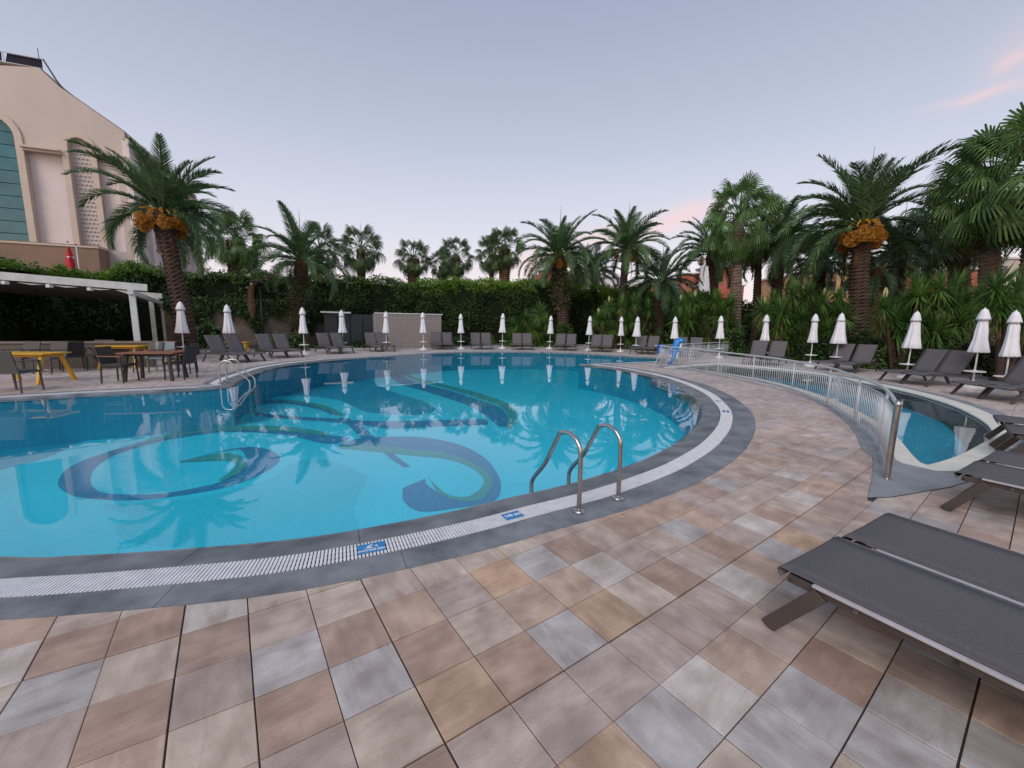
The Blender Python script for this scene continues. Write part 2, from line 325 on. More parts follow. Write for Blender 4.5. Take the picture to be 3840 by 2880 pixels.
def quads_mesh(name, V, m, tri=False):
    "V: (n,4,3) array of separate quads (or (n,3,3) triangles)"
    n, k = V.shape[0], V.shape[1]; me = bpy.data.meshes.new(name)
    me.vertices.add(n * k); me.vertices.foreach_set('co', V.reshape(-1).astype(np.float32))
    me.loops.add(n * k); me.loops.foreach_set('vertex_index', np.arange(n * k, dtype=np.int32))
    me.polygons.add(n); me.polygons.foreach_set('loop_start', np.arange(0, n * k, k, dtype=np.int32)); me.polygons.foreach_set('loop_total', np.full(n, k, dtype=np.int32))
    for mm in (m if isinstance(m, (list, tuple)) else [m]): me.materials.append(mm)
    me.update(calc_edges=True); return me
def leaves_at(pts, size, nrm=None, ns=.7, asp=.5):
    "rhombic leaves at points; nrm biases their facing"
    n = len(pts); d = RNG.normal(size=(n, 3)); d /= np.linalg.norm(d, axis=1)[:, None]
    q = RNG.normal(size=(n, 3))
    if nrm is not None: q = q * ns + nrm
    a = np.cross(q, d); a /= np.linalg.norm(a, axis=1)[:, None] + 1e-9; b = np.cross(q, a); b /= np.linalg.norm(b, axis=1)[:, None] + 1e-9
    s = (size * (0.55 + 0.9 * RNG.random(n)))[:, None]
    return np.stack([pts - a * s, pts - b * s * asp, pts + a * s, pts + b * s * asp], 1)
def resample(pts, step, closed=False):
    pts = np.array(pts, float)
    if closed: pts = np.vstack([pts, pts[:1]])
    seg = np.linalg.norm(np.diff(pts, axis=0), axis=1); s = np.concatenate([[0], np.cumsum(seg)]); n = max(2, int(round(s[-1] / step)))
    t = np.linspace(0, s[-1], n + 1); out = np.stack([np.interp(t, s, pts[:, i]) for i in range(pts.shape[1])], 1)
    return out[:-1] if closed else out
def catmull(pts, k=6, closed=False):
    p = [np.array(q, float) for q in pts]; n = len(p); out = []
    rng = range(n) if closed else range(n - 1)
    for i in rng:
        if closed: a, b, c, d = p[(i - 1) % n], p[i], p[(i + 1) % n], p[(i + 2) % n]
        else: a, b, c, d = p[max(i - 1, 0)], p[i], p[i + 1], p[min(i + 2, n - 1)]
        for j in range(k):
            t = j / k; out.append(.5 * (2 * b + (c - a) * t + (2 * a - 5 * b + 4 * c - d) * t * t + (3 * b - a - 3 * c + d) * t ** 3))
    if not closed: out.append(p[-1])
    return out
# ================================================================= POOL OUTLINES
nearW = [(0, 1200.5), (165, 1198), (370, 1186), (643, 1162), (841, 1130), (989.6, 1100), (1094.5, 1075), (1179, 1056), (1248, 1039), (1338.6, 1011), (1391.7, 990.8), (1448, 962.7), (1479, 940.8), (1504, 915.8), (1514, 890.8), (1507, 872), (1488, 851), (1448, 830), (1400, 814), (1340, 801), (1295, 793.5), (1250, 788)]
chan = [(1250, 788), (1330, 784.6), (1419, 780.8), (1424, 777), (1409, 773.8)]
farW = [(1409, 773.8), (1317.7, 768.2), (1239.6, 763.8), (1122, 760.8), (1040, 760.8), (979, 761.8), (909, 765), (831, 770), (752.8, 775.5), (674.6, 783.5), (622.6, 790.5), (583.5, 798), (560, 806), (540, 813), (518, 822), (501, 836)]
leftW = [(501, 836), (364.6, 845), (182, 854), (0, 864.6)]
def to_w(l, z=-.045): return [P(x, y, z) for x, y in l]
nW = [(-13.5, 5.2), (-12, 3.9), (-9, 3.1), (-6, 2.75)] + to_w(nearW)
W = catmull(nW, 6)[:-1] + catmull(to_w(chan), 2)[:-1] + catmull(to_w(farW), 6)[:-1] + catmull(to_w(leftW) + [(-12.6, 6.9)], 4) + [np.array((-13.6, 6.3))]
W = resample(W, .12, True)
def area(p): x, y = p[:, 0], p[:, 1]; return .5 * np.sum(x * np.roll(y, -1) - y * np.roll(x, -1))
if area(W) < 0: W = W[::-1]
kW_px = [(1989, 1006), (1972, 990), (1941, 953), (1915, 930), (1880, 907), (1840, 885), (1790, 863), (1720, 840), (1640, 821), (1540, 804.5), (1447, 797), (1500, 792), (1557, 788), (1613, 793), (1649, 796), (1754, 808), (1824, 821), (1890, 834), (1933, 843), (1989, 857), (2051.5, 877), (2093, 896), (2127, 917), (2142, 937), (2134, 953), (2112, 967), (2070, 989), (2030, 1003), (1999, 1011)]
kw = to_w(kW_px, -.05)
W2 = resample(catmull(kw[:11], 5)[:-1] + catmull(kw[10:13], 4)[:-1] + catmull(kw[12:], 5) , .12, True)
if area(W2) < 0: W2 = W2[::-1]
def normals(p):
    t = np.roll(p, -1, 0) - np.roll(p, 1, 0); t /= np.linalg.norm(t, axis=1)[:, None]; return np.stack([t[:, 1], -t[:, 0]], 1)   # outward for ccw
def smooth_n(n, k=2):
    for _ in range(k):
        n = n + np.roll(n, 1, 0) + np.roll(n, -1, 0); n /= np.linalg.norm(n, axis=1)[:, None]
    return n
def seg_dist(q, poly):
    a = poly; b = np.roll(poly, -1, 0); ab = b - a; L2 = (ab ** 2).sum(1)
    out = np.empty(len(q)); idx = np.empty(len(q), int)
    for s in range(0, len(q), 2000):
        qq = q[s:s + 2000]; ap = qq[:, None, :] - a[None]; t = np.clip((ap * ab[None]).sum(2) / L2[None], 0, 1); d = np.linalg.norm(ap - t[..., None] * ab[None], axis=2)
        idx[s:s + 2000] = d.argmin(1); out[s:s + 2000] = d.min(1)
    return out, idx
def inside(q, poly):
    a = poly; b = np.roll(poly, -1, 0); out = np.zeros(len(q), bool)
    for s in range(0, len(q), 2000):
        qq = q[s:s + 2000]; x, y = qq[:, 0][:, None], qq[:, 1][:, None]
        c = ((a[None, :, 1] > y) != (b[None, :, 1] > y)) & (x < (b[None, :, 0] - a[None, :, 0]) * (y - a[None, :, 1]) / (b[None, :, 1] - a[None, :, 1] + 1e-12) + a[None, :, 0])
        out[s:s + 2000] = c.sum(1) % 2 == 1
    return out
def offsets(poly, dists):
    n = smooth_n(normals(poly)); lim = np.full(len(poly), 9.0)
    for t in np.arange(.05, 1.3, .05):
        q = poly + n * t; d, _ = seg_dist(q, poly); bad = (d < t * .93 - .01) & (lim > 8); lim[bad] = t - .04
    return [poly + n * np.minimum(dd if not np.isscalar(dd) else np.full(len(poly), dd), lim)[:, None] for dd in dists], lim
outer_w = np.interp(W[:, 0], [-4, 1.5, 4], [.70, .84, .88]); outer_w = np.where(W[:, 1] > 12, .80, outer_w)
_n = smooth_n(normals(W), 6); far_k = np.clip((_n[:, 1] - .35) / .35, 0, 1) * np.clip((W[:, 1] - 6) / 2, 0, 1); far_k = np.where((W[:, 1] > 10.15) & (W[:, 1] < 15) & (W[:, 0] < -6.6), far_k * .25, far_k)
for _ in range(6): far_k = (far_k + np.roll(far_k, 1) + np.roll(far_k, -1)) / 3
outer_w = outer_w * (1 - far_k) + .50 * far_k
(B1, A1, O1), lim1 = offsets(W, [.33 - .25 * far_k, .53 - .22 * far_k, outer_w])
def widths2(p): return np.where((p[:, 1] < 7.2) & (p[:, 0] > 4.9), 1.0, 1.0)
(B2, O2), lim2 = offsets(W2, [.30, .52])
# ---- pool shell
def ring_strip(mb, a, za, b, zb, sel=None):
    n = len(a)
    for i in range(n):
        if sel is not None and not sel[i]: continue
        j = (i + 1) % n
        if np.linalg.norm(a[i] - b[i]) + np.linalg.norm(a[j] - b[j]) < 1e-3 and za == zb: continue
        mb.poly([(a[i][0], a[i][1], za), (b[i][0], b[i][1], zb), (b[j][0], b[j][1], zb), (a[j][0], a[j][1], za)])
def fill_poly(name, pts, z, m, parent=None, **kw):
    bm = bmesh.new(); vs_ = [bm.verts.new((p[0], p[1], z)) for p in pts]
    es = [bm.edges.new((vs_[i], vs_[(i + 1) % len(vs_)])) for i in range(len(vs_))]
    bmesh.ops.triangle_fill(bm, use_beauty=True, use_dissolve=False, edges=es, normal=(0, 0, 1))
    bmesh.ops.recalc_face_normals(bm, faces=bm.faces)
    for f in bm.faces:
        if f.normal.z < 0: f.normal_flip()
    me = bpy.data.meshes.new(name); bm.to_mesh(me); bm.free(); me.materials.append(m)
    return link(name, me, parent, **kw)
ZF = -1.05
pool = thing('swimming_pool', 'large free-form turquoise pool with dark blue mosaic swirls on its floor', 'swimming pool')
fill_poly('pool_floor', W, ZF, M_PMID, pool)
mb = MB(); ring_strip(mb, W * 1.0, -.05, W, ZF + .0); mb.build('pool_wall', pool_mat('mosaic_deep_blue', (.006, .32, .49)), pool)
# inner stone ramp (slips under the water), drain channel, grate, outer coping
def slabs(name, a, za, b, zb, m, parent, length=1.15, gap=.002, drop=.03):
    n = len(a); step = max(2, int(length / .12)); cells = []
    for s in range(0, n, step):
        e = min(s + step, n); mbx = MB(); idx = [k % n for k in range(s, e + 1)]
        A_ = a[idx].copy(); B_ = b[idx].copy()
        if np.linalg.norm(A_ - B_, axis=1).max() < .03: continue
        if np.linalg.norm(A_[-1] - A_[0]) > .05:
            t0 = (A_[1] - A_[0]); t0 /= np.linalg.norm(t0) + 1e-9; t1 = (A_[-1] - A_[-2]); t1 /= np.linalg.norm(t1) + 1e-9
            A_[0] += t0 * gap; B_[0] += t0 * gap; A_[-1] -= t1 * gap; B_[-1] -= t1 * gap
        for k in range(len(idx) - 1):
            mbx.poly([(*A_[k], za), (*B_[k], zb), (*B_[k + 1], zb), (*A_[k + 1], za)])
            mbx.poly([(*B_[k], zb), (*B_[k], zb - drop), (*B_[k + 1], zb - drop), (*B_[k + 1], zb)])
            mbx.poly([(*A_[k], za - drop), (*A_[k], za), (*A_[k + 1], za), (*A_[k + 1], za - drop)])
        mbx.poly([(*A_[0], za), (*A_[0], za - drop), (*B_[0], zb - drop), (*B_[0], zb)]); mbx.poly([(*A_[-1], za), (*B_[-1], zb), (*B_[-1], zb - drop), (*A_[-1], za - drop)])
        mbx.build(name, m, parent)
Nw = smooth_n(normals(W)); WI = W - Nw * .06
coping = thing('pool_coping', 'grey stone coping and ramp round the large pool', 'pool edge'); 
mb = MB(); nf_ = (far_k < .35) & (W[:, 1] < 13) & (W[:, 0] > -9) & ((W[:, 1] < 7) | (W[:, 0] > 0)); ring_strip(mb, W, -.052, WI, -.16, nf_); ring_strip(mb, WI, -.16, WI, -.26, nf_); mb.build('submerged_lip', M_COPEWET, coping)
slabs('ramp_slab', W, -.05, B1 - Nw * .005, -.004, M_COPEWET, coping)
slabs('coping_slab', A1 + Nw * .005, .002, O1, .002, M_COPE, coping, 1.3)
mb = MB(); ring_strip(mb, W - Nw * .02, -.085, O1 + Nw * .1, -.085); mb.build('bedding', M_DARK, coping)
# grate bars
grate = thing('overflow_grate', 'white slatted overflow grate running round the large pool', 'drain grate')
def bars(a, b, pitch, bw, z, m, parent, name, nbest, extra_ribs=True):
    n = len(a); mid = (a + b) / 2; seg = np.linalg.norm(np.roll(mid, -1, 0) - mid, axis=1); s = np.concatenate([[0], np.cumsum(seg)]); tot = s[-1]; k = int(tot / pitch)
    t = (np.arange(k) + .5) * tot / k; aa = np.vstack([a, a[:1]]); bb = np.vstack([b, b[:1]])
    qa = np.stack([np.interp(t, s, aa[:, i]) for i in (0, 1)], 1); qb = np.stack([np.interp(t, s, bb[:, i]) for i in (0, 1)], 1)
    L = np.linalg.norm(qb - qa, axis=1); ok = L > .08; qa, qb = qa[ok], qb[ok]
    c = (qa + qb) / 2; dist = np.hypot(c[:, 0], c[:, 1]); vis = (c[:, 1] > .5) & (np.abs(c[:, 0]) < c[:, 1] * 1.28 + .1)
    order = np.argsort(np.where(vis, dist, 1e3)); best = set(order[:nbest].tolist())
    base = MB().box((0, 0, 0), (1, bw, .012)).mesh(name, m); rest = MB()
    for i in range(len(qa)):
        d = qb[i] - qa[i]; ang = math.atan2(d[1], d[0]); l = np.linalg.norm(d)
        if i in best: link(name, base, parent, (c[i][0], c[i][1], z), (0, 0, ang), (l, 1, 1))
        else: rest.box((c[i][0], c[i][1], z), (l, bw, .012), ang)
    rest.build(name + 's_far', m, parent, kind='stuff')
bars(B1 + Nw * .004, A1 - Nw * .0, .024, .0155, -.003, M_GRATE, grate, 'grate_bar', 300)
mb = MB()
for f in (.22, .5, .78): 
    q = B1 * (1 - f) + A1 * f; d = (A1 - B1); d /= np.linalg.norm(d, axis=1)[:, None] + 1e-9; ring_strip(mb, q - d * .006, -.008, q + d * .006, -.008)
mb.build('grate_rib', M_GRATE, grate)
# water body (closed)
def water_body(name, poly, ztop, zbot, m, label):
    bm = bmesh.new()
    vt = [bm.verts.new((p[0], p[1], ztop)) for p in poly]; vb = [bm.verts.new((p[0], p[1], zbot)) for p in poly]; n = len(poly)
    bmesh.ops.triangle_fill(bm, use_beauty=True, edges=[bm.edges.new((vt[i], vt[(i + 1) % n])) for i in range(n)], normal=(0, 0, 1))
    bmesh.ops.triangle_fill(bm, use_beauty=True, edges=[bm.edges.new((vb[i], vb[(i + 1) % n])) for i in range(n)], normal=(0, 0, -1))
    for i in range(n):
        j = (i + 1) % n; bm.faces.new((vt[i], vt[j], vb[j], vb[i]))
    bmesh.ops.recalc_face_normals(bm, faces=bm.faces)
    me = bpy.data.meshes.new(name); bm.to_mesh(me); bm.free(); me.materials.append(m); return link(name, me, None, kind='structure', label=label)
water_body('pool_water', W + Nw * .03, -.045, ZF + .02, M_WATER, 'still turquoise water of the large pool')
# ---- mosaic swirls on the floor, from edge pairs on the survey sheet
def S5(x, y): return P(x * .4948, 748.8 + y * .4948, ZF)
def ribbon(name, pairs, z, m, label=None, k=5):
    a = catmull([S5(*p[0]) for p in pairs], k); b = catmull([S5(*p[1]) for p in pairs], k); mbx = MB()
    if name == 'navy_swirl': a, b = [u * .9 + v * .1 for u, v in zip(a, b)], [u * .1 + v * .9 for u, v in zip(a, b)]
    for i in range(len(a) - 1): mbx.poly([(*a[i], z), (*b[i], z), (*b[i + 1], z), (*a[i + 1], z)])
    kw_ = {'label': label} if label else {}
    return mbx.build(name, m, pool, **kw_)
light = [(-500, 700), (-200, 610), (0, 540), (200, 487), (400, 400), (600, 350), (800, 322), (930, 305), (950, 262), (1090, 226), (1300, 214), (1480, 235), (1600, 285), (1800, 300), (1900, 280), (1850, 240), (1720, 200), (1640, 160), (1625, 110), (1700, 62), (1850, 40), (2200, 26), (2600, 30), (3000, 60), (3300, 150), (3300, 500), (3000, 700), (2400, 900), (1500, 1150), (600, 1250), (-500, 1300)]
fill_poly('turquoise_mosaic', [S5(*q) for q in catmull(light, 5)][:-1], ZF + .004, M_PLIGHT, pool, label='light turquoise mosaic field')
mid = [(1600, 575), (1570, 640), (1540, 720), (1560, 800), (1400, 850), (1000, 880), (600, 860), (500, 800), (560, 740), (450, 700), (480, 690), (800, 670), (1150, 590), (1300, 500), (1450, 500), (1560, 545)]
fill_poly('mid_blue_mosaic', [S5(*q) for q in catmull(mid, 5, True)], ZF + .007, pool_mat('mosaic_soft_blue', (.02, .61, .76), .07), pool)
S1 = [((1530, 395), (1500, 425)), ((1400, 378), (1400, 428)), ((1240, 352), (1260, 392)), ((1000, 352), (1010, 376)), ((800, 375), (805, 398)), ((600, 420), (640, 432)), ((400, 482), (500, 480)), ((285, 532), (430, 530)), ((235, 600), (410, 585)), ((290, 650), (440, 630)), ((400, 670), (500, 642)), ((560, 676), (590, 645)), ((700, 665), (700, 642)), ((850, 645), (845, 618)), ((1000, 615), (960, 590)), ((1130, 570), (1045, 545)), ((1235, 505), (1060, 495)), ((1215, 462), (1030, 450)), ((1110, 438), (1000, 455)), ((1000, 450), (900, 475)), ((790, 502), (785, 506))]
ribbon('navy_swirl', S1, ZF + .010, M_PNAVY, 'large dark blue mosaic loop at the near left')
ribbon('green_edge', [((1430, 376), (1425, 392)), ((1240, 350), (1240, 372)), ((1000, 350), (1005, 366)), ((800, 373), (802, 388)), ((640, 408), (650, 420))], ZF + .014, M_PGREEN)
ribbon('green_edge', [((790, 502), (785, 507)), ((900, 478), (890, 502)), ((1000, 468), (985, 500)), ((1065, 490), (1030, 515)), ((1060, 540), (1010, 545)), ((970, 592), (955, 585))], ZF + .014, M_PGREEN)
S2 = [((1500, 300), (1450, 300)), ((1420, 262), (1380, 275)), ((1300, 240), (1290, 256)), ((1200, 233), (1200, 250)), ((1110, 243), (1130, 257)), ((1072, 270), (1105, 272)), ((1110, 298), (1140, 290)), ((1250, 318), (1270, 303)), ((1450, 332), (1440, 312)), ((1600, 350), (1600, 322)), ((1700, 362), (1700, 322)), ((1800, 360), (1800, 322)), ((1950, 352), (1950, 318)), ((2130, 345), (2130, 315))]
ribbon('navy_swirl', S2, ZF + .010, M_PNAVY, 'small dark blue mosaic loop in the pool centre')
ribbon('green_edge', [((1500, 296), (1490, 306)), ((1420, 258), (1400, 270)), ((1300, 238), (1295, 247)), ((1200, 231), (1200, 240))], ZF + .014, M_PGREEN)
ribbon('navy_swirl', [((1470, 310), (1530, 315)), ((1530, 360), (1590, 350)), ((1570, 400), (1630, 390)), ((1640, 440), (1680, 425)), ((1700, 490), (1735, 480)), ((1760, 530), (1795, 525))], ZF + .012, M_PNAVY)
S3 = [((2500, 34), (2500, 42)), ((2212, 36), (2212, 46)), ((2000, 48), (2010, 60)), ((1850, 62), (1870, 76)), ((1750, 82), (1800, 94)), ((1700, 110), (1770, 112)), ((1705, 142), (1780, 135)), ((1770, 174), (1830, 155)), ((1900, 214), (1960, 188)), ((2040, 262), (2090, 228)), ((2100, 300), (2190, 262)), ((2150, 335), (2228, 312)), ((2170, 350), (2215, 352))]
ribbon('navy_swirl', S3, ZF + .010, M_PNAVY, 'long dark blue mosaic curl towards the far side')
ribbon('green_edge', [((1870, 70), (1875, 80)), ((1800, 88), (1812, 98)), ((1765, 112), (1785, 112)), ((1775, 132), (1800, 130)), ((1830, 152), (1850, 145)), ((1960, 186), (1980, 176)), ((2090, 226), (2120, 212)), ((2185, 262), (2225, 256)), ((2222, 312), (2255, 316)), ((2208, 350), (2222, 366))], ZF + .014, M_PGREEN)
ribbon('navy_swirl', [((2700, 62), (2700, 52)), ((2500, 56), (2500, 42)), ((2300, 62), (2300, 44)), ((2150, 52), (2160, 46))], ZF + .009, M_PNAVY)
S4 = [((1480, 430), (1480, 445)), ((1560, 400), (1560, 450)), ((1680, 388), (1680, 462)), ((1850, 390), (1810, 476)), ((2000, 420), (1950, 490)), ((2110, 475), (2060, 520)), ((2175, 550), (2115, 570)), ((2195, 625), (2105, 620)), ((2160, 680), (2045, 665)), ((2000, 712), (1960, 655)), ((1830, 735), (1905, 620)), ((1750, 690), (1870, 590)), ((1745, 625), (1870, 573))]
ribbon('navy_swirl', S4, ZF + .010, M_PNAVY, 'dark blue mosaic hook at the near right')
ribbon('green_edge', [((1480, 436), (1480, 445)), ((1680, 438), (1680, 464)), ((1810, 452), (1810, 478)), ((1950, 466), (1950, 492)), ((2085, 520), (2060, 532)), ((2145, 570), (2110, 580)), ((2145, 625), (2100, 620)), ((2085, 678), (2040, 658)), ((1980, 670), (1960, 650)), ((1910, 635), (1905, 610)), ((1875, 575), (1868, 571))], ZF + .014, M_PGREEN)
# ---- kids pool
kids = thing('children_pool', 'shallow blue crescent pool behind the curved metal fence', 'swimming pool')
N2 = smooth_n(normals(W2)); off2, _ = offsets(W2, [.27]); 
def inset(poly, d):
    n = smooth_n(normals(poly)); lim = np.full(len(poly), 9.0)
    for t in np.arange(.04, 1.0, .04):
        q = poly - n * t; dd, _ = seg_dist(q, poly); bad = (dd < t * .9 - .01) & (lim > 8); lim[bad] = t - .04
    return poly - n * np.minimum(d, lim)[:, None]
K1 = inset(W2, np.interp(W2[:, 1], [4.5, 7.5, 9], [.36, .22, .10]))
fill_poly('pool_floor', W2, -.42, M_KPOOL, kids)
mb = MB(); ring_strip(mb, W2, -.05, W2, -.10); ring_strip(mb, W2, -.10, K1, -.415); mb.build('sloping_side', M_KGREY, kids)
water_body('children_pool_water', W2 + N2 * .02, -.055, -.40, M_WATER2, 'shallow water of the children pool')
kcop = thing('children_pool_coping', 'cream grating and grey kerb round the children pool', 'pool edge')
slabs('cream_slab', W2 + N2 * .004, -.012, B2 - N2 * .004, .000, M_KWHITE, kcop, .5, .0015)
slabs('kerb_slab', B2, .003, O2, .003, M_CONC, kcop, 2.2)
mb = MB(); ring_strip(mb, W2, -.06, O2 + N2 * .1, -.06); mb.build('bedding', M_DARK, kcop)
# grey concrete wedge at the near end of the children pool, running out to the fence post
wedge = [P(x, y) for x, y in ((1849, 926), (1874.5, 959), (1887, 994.5), (1886, 1021), (1875, 1076), (1924.5, 1074.7), (2051.5, 1053), (2114, 1034), (2150, 1012), (2120, 1004), (2041, 1026), (1999, 1016), (1983, 1010), (1936, 1003), (1925, 960), (1895, 925), (1862, 903))]
wmesh = MB(); WEDGE = np.array(wedge)
fill_poly('concrete_apron', wedge, .006, M_CONC, kcop)
# ================================================================= DECK TILES
def grid_pt(i, j):
    f, pitch, roll, k1, yaw, ox, oy, sx, sy = 400.33, .1465, .0151, -.04, .6079, -1.4845, 1.0394, .1918, -.1920
    c, s = math.cos(yaw), math.sin(yaw); a, b = i * sx, j * sy
    X = ox + a * c - b * s; Y = oy + a * s + b * c
    c1, s1, c2, s2 = math.cos(pitch), math.sin(pitch), math.cos(roll), math.sin(roll)
    yf = Y * c1 + s1
    yf = np.where(yf < .2, .2, yf); yu = Y * s1 - c1
    u, v = X / yf, -yu / yf; uu, vv = u * c2 - v * s2, u * s2 + v * c2
    d = 1 + k1 * np.minimum(uu * uu + vv * vv, 2.6)
    x, y = (512 + f * uu * d), (384 + f * vv * d)
    u = (x - 512) / F_PX; v = (y - 384) / F_PX; a = u * cr + v * sr; b = -u * sr + v * cr
    dz = -sp - b * cp; dy = cp - b * sp; t = -EYE / dz
    return a * t, dy * t, (dz < -.03) & (dy > .01)
I, J = np.meshgrid(np.arange(-60, 150), np.arange(-130, 60), indexing='ij')
gx, gy, gok = grid_pt(I.astype(float), J.astype(float))
cells = []
for di, dj in ((0, 0),): pass
c00 = (slice(0, -1), slice(0, -1)); c10 = (slice(1, None), slice(0, -1)); c11 = (slice(1, None), slice(1, None)); c01 = (slice(0, -1), slice(1, None))
Q = np.stack([np.stack([gx[s], gy[s]], -1) for s in (c00, c10, c11, c01)], 2)
okc = gok[c00] & gok[c10] & gok[c11] & gok[c01]
cen = Q.mean(2); ext = np.abs(Q - cen[:, :, None]).max((2, 3))
okc &= (ext < .5) & (cen[..., 1] > .25) & (cen[..., 1] < 36) & (np.abs(cen[..., 0]) < cen[..., 1] * 1.32 + 1.2)
Q = Q[okc]; cen = cen[okc]; IJ = np.stack([I[c00], J[c00]], -1)[okc]
# tile area limits: main coping outline, kids coping outline, apron
def sd(q, poly):
    d, idx = seg_dist(q, poly); ins = inside(q, poly); return np.where(ins, -d, d), idx
O1c = O1.copy()
keep = np.ones(len(Q), bool); clipinfo = [None] * len(Q)
flat = Q.reshape(-1, 2)
for poly in (O1c, O2, WEDGE):
    s, idx = sd(flat, poly); s = s.reshape(-1, 4); cs, cidx = sd(cen, poly)
    keep &= ~(s.max(1) < 0.0)
    for k in np.where((s.min(1) < 0) & (s.max(1) >= 0))[0]:
        a = poly[cidx[k]]; b = poly[(cidx[k] + 1) % len(poly)]; t = b - a; t = t / (np.linalg.norm(t) + 1e-9); n = np.array([t[1], -t[0]])
        if area(poly) < 0: n = -n
        clipinfo[k] = (clipinfo[k] or []) + [(a, n)]
def clip(pts, a, n, off=-.002):
    out = []; m_ = len(pts)
    for i in range(m_):
        p, q = pts[i], pts[(i + 1) % m_]; dp, dq = (p - a) @ n + off, (q - a) @ n + off
        if dp >= 0: out.append(p)
        if (dp >= 0) != (dq >= 0): out.append(p + (q - p) * dp / (dp - dq))
    return out
TC = {'T': (.42, .305, .235), 'O': (.43, .285, .185), 'B': (.335, .225, .175), 'P': (.365, .30, .28), 'C': (.46, .395, .335), 'G': (.36, .365, .39), 'W': (.50, .475, .465), 'K': (.43, .36, .325), 'S': (.30, .245, .215)}
PAL = 'TTTBBPPKKKCCGGWOSTB'
# colours of the nearest tiles, by column and row of the paving
SEEN = {0: {0: 'B', 1: 'G', 2: 'P', -1: 'K'}, 1: {0: 'B', 1: 'C', 2: 'B', 3: 'T', -1: 'K'}, 2: {0: 'W', 1: 'B', 2: 'P', 3: 'C', 4: 'T'}, 3: {0: 'K', 1: 'K', 2: 'G', 3: 'B', 4: 'P', 5: 'S'}, 4: {0: 'C', 1: 'C', 2: 'B', 3: 'G', 4: 'C', 5: 'B'}, 5: {0: 'K', 1: 'K', 2: 'T', 3: 'B', 4: 'O', 5: 'K', 6: 'B'},
        6: {1: 'C', 2: 'P', 3: 'C', 4: 'B', 5: 'P', 6: 'O', 7: 'C'}, 7: {1: 'C', 2: 'O', 3: 'T', 4: 'G', 5: 'P', 6: 'G', 7: 'C'}, 8: {1: 'C', 2: 'G', 3: 'T', 4: 'O', 5: 'P', 6: 'W', 7: 'G', 8: 'C'}, 9: {1: 'K', 2: 'B', 3: 'W', 4: 'C', 5: 'P', 6: 'T', 7: 'G', 8: 'G'}, 10: {1: 'K', 2: 'K', 3: 'P', 4: 'B', 5: 'P', 6: 'K', 7: 'B', 8: 'G'},
        11: {1: 'T', 2: 'B', 3: 'C', 4: 'K', 5: 'W', 6: 'P', 7: 'C', 8: 'S'}, 12: {1: 'K', 2: 'T', 3: 'G', 4: 'B', 5: 'T', 6: 'G', 7: 'B'}, 13: {2: 'T', 3: 'T', 4: 'P', 5: 'G', 6: 'K'}, 14: {2: 'P', 3: 'P', 4: 'W', 5: 'O', 6: 'T'}, 15: {3: 'C', 4: 'B', 5: 'P', 6: 'P'}}
def jgap(axis, k): r = random.Random(k * 31 + axis * 977); return r.choice([.0008, .0012, .0018, .0026, .0036])
def tile_poly(k):
    pts = [Q[k][i] for i in range(4)]
    a_, b_ = int(IJ[k][0]), int(IJ[k][1]); r_ = random.Random(a_ * 131 + b_ * 7); q_ = lambda v: v / .307 + r_.uniform(0, .004)
    ul, ur, vl, vr = q_(jgap(0, a_)), 1 - q_(jgap(0, a_ + 1)), q_(jgap(1, b_)), 1 - q_(jgap(1, b_ + 1))
    bl = lambda u, v: pts[0] * (1 - u) * (1 - v) + pts[1] * u * (1 - v) + pts[2] * u * v + pts[3] * (1 - u) * v
    pts = [bl(ul, vl), bl(ur, vl), bl(ur, vr), bl(ul, vr)]
    if clipinfo[k]:
        for a, n in clipinfo[k]: 
            pts = clip(pts, a, n)
            if len(pts) < 3: return None
        ar = .5 * abs(sum(pts[i][0] * pts[(i + 1) % len(pts)][1] - pts[i][1] * pts[(i + 1) % len(pts)][0] for i in range(len(pts))))
        if ar < .0006: return None
    return pts
vis = np.array([(lambda q: -60 < q[0] < 2272 and q[1] < 1760)(pr(c[0], c[1], 0)) for c in cen])
score = np.where(vis, cen[:, 1] ** 2 + cen[:, 0] ** 2 * .3, 1e6); order = np.argsort(score)
deck = link('deck', MB().poly([(-60, -4, -.0075), (60, -4, -.0075), (60, -3.99, -.0075), (-60, -3.99, -.0075)]).mesh('deck', M_GROUT), None, kind='structure', label='sandstone tiled pool terrace')
def tile_add(mbx, pts, c0, ex=.0008, tilt=None):
    z = tilt[0]; n = len(pts); b = len(mbx.v)
    tz = [z + (p[0] - c0[0]) * tilt[1] + (p[1] - c0[1]) * tilt[2] for p in pts]
    cc = sum(pts) / n
    for p, h in zip(pts, tz): q = p + (cc - p) * .012; mbx.v.append((q[0] - c0[0], q[1] - c0[1], h))
    for p, h in zip(pts, tz): mbx.v.append((p[0] - c0[0], p[1] - c0[1], h - .0018))
    for p, h in zip(pts, tz): mbx.v.append((p[0] - c0[0], p[1] - c0[1], -.009))
    ccw = sum(pts[i][0] * pts[(i + 1) % n][1] - pts[i][1] * pts[(i + 1) % n][0] for i in range(n)) > 0
    top = tuple(b + i for i in range(n)); mbx.f.append(top if ccw else top[::-1])
    for l in (0, 1):
        for i in range(n):
            j = (i + 1) % n; q = (b + l * n + i, b + (l + 1) * n + i, b + (l + 1) * n + j, b + l * n + j); mbx.f.append(q if ccw else q[::-1])
def set_tint(me, cols):
    a = me.attributes.new('tint', 'FLOAT_COLOR', 'POINT'); a.data.foreach_set('color', np.array(cols, np.float32).ravel())
rest = MB(); rcols = []; cnt = 0
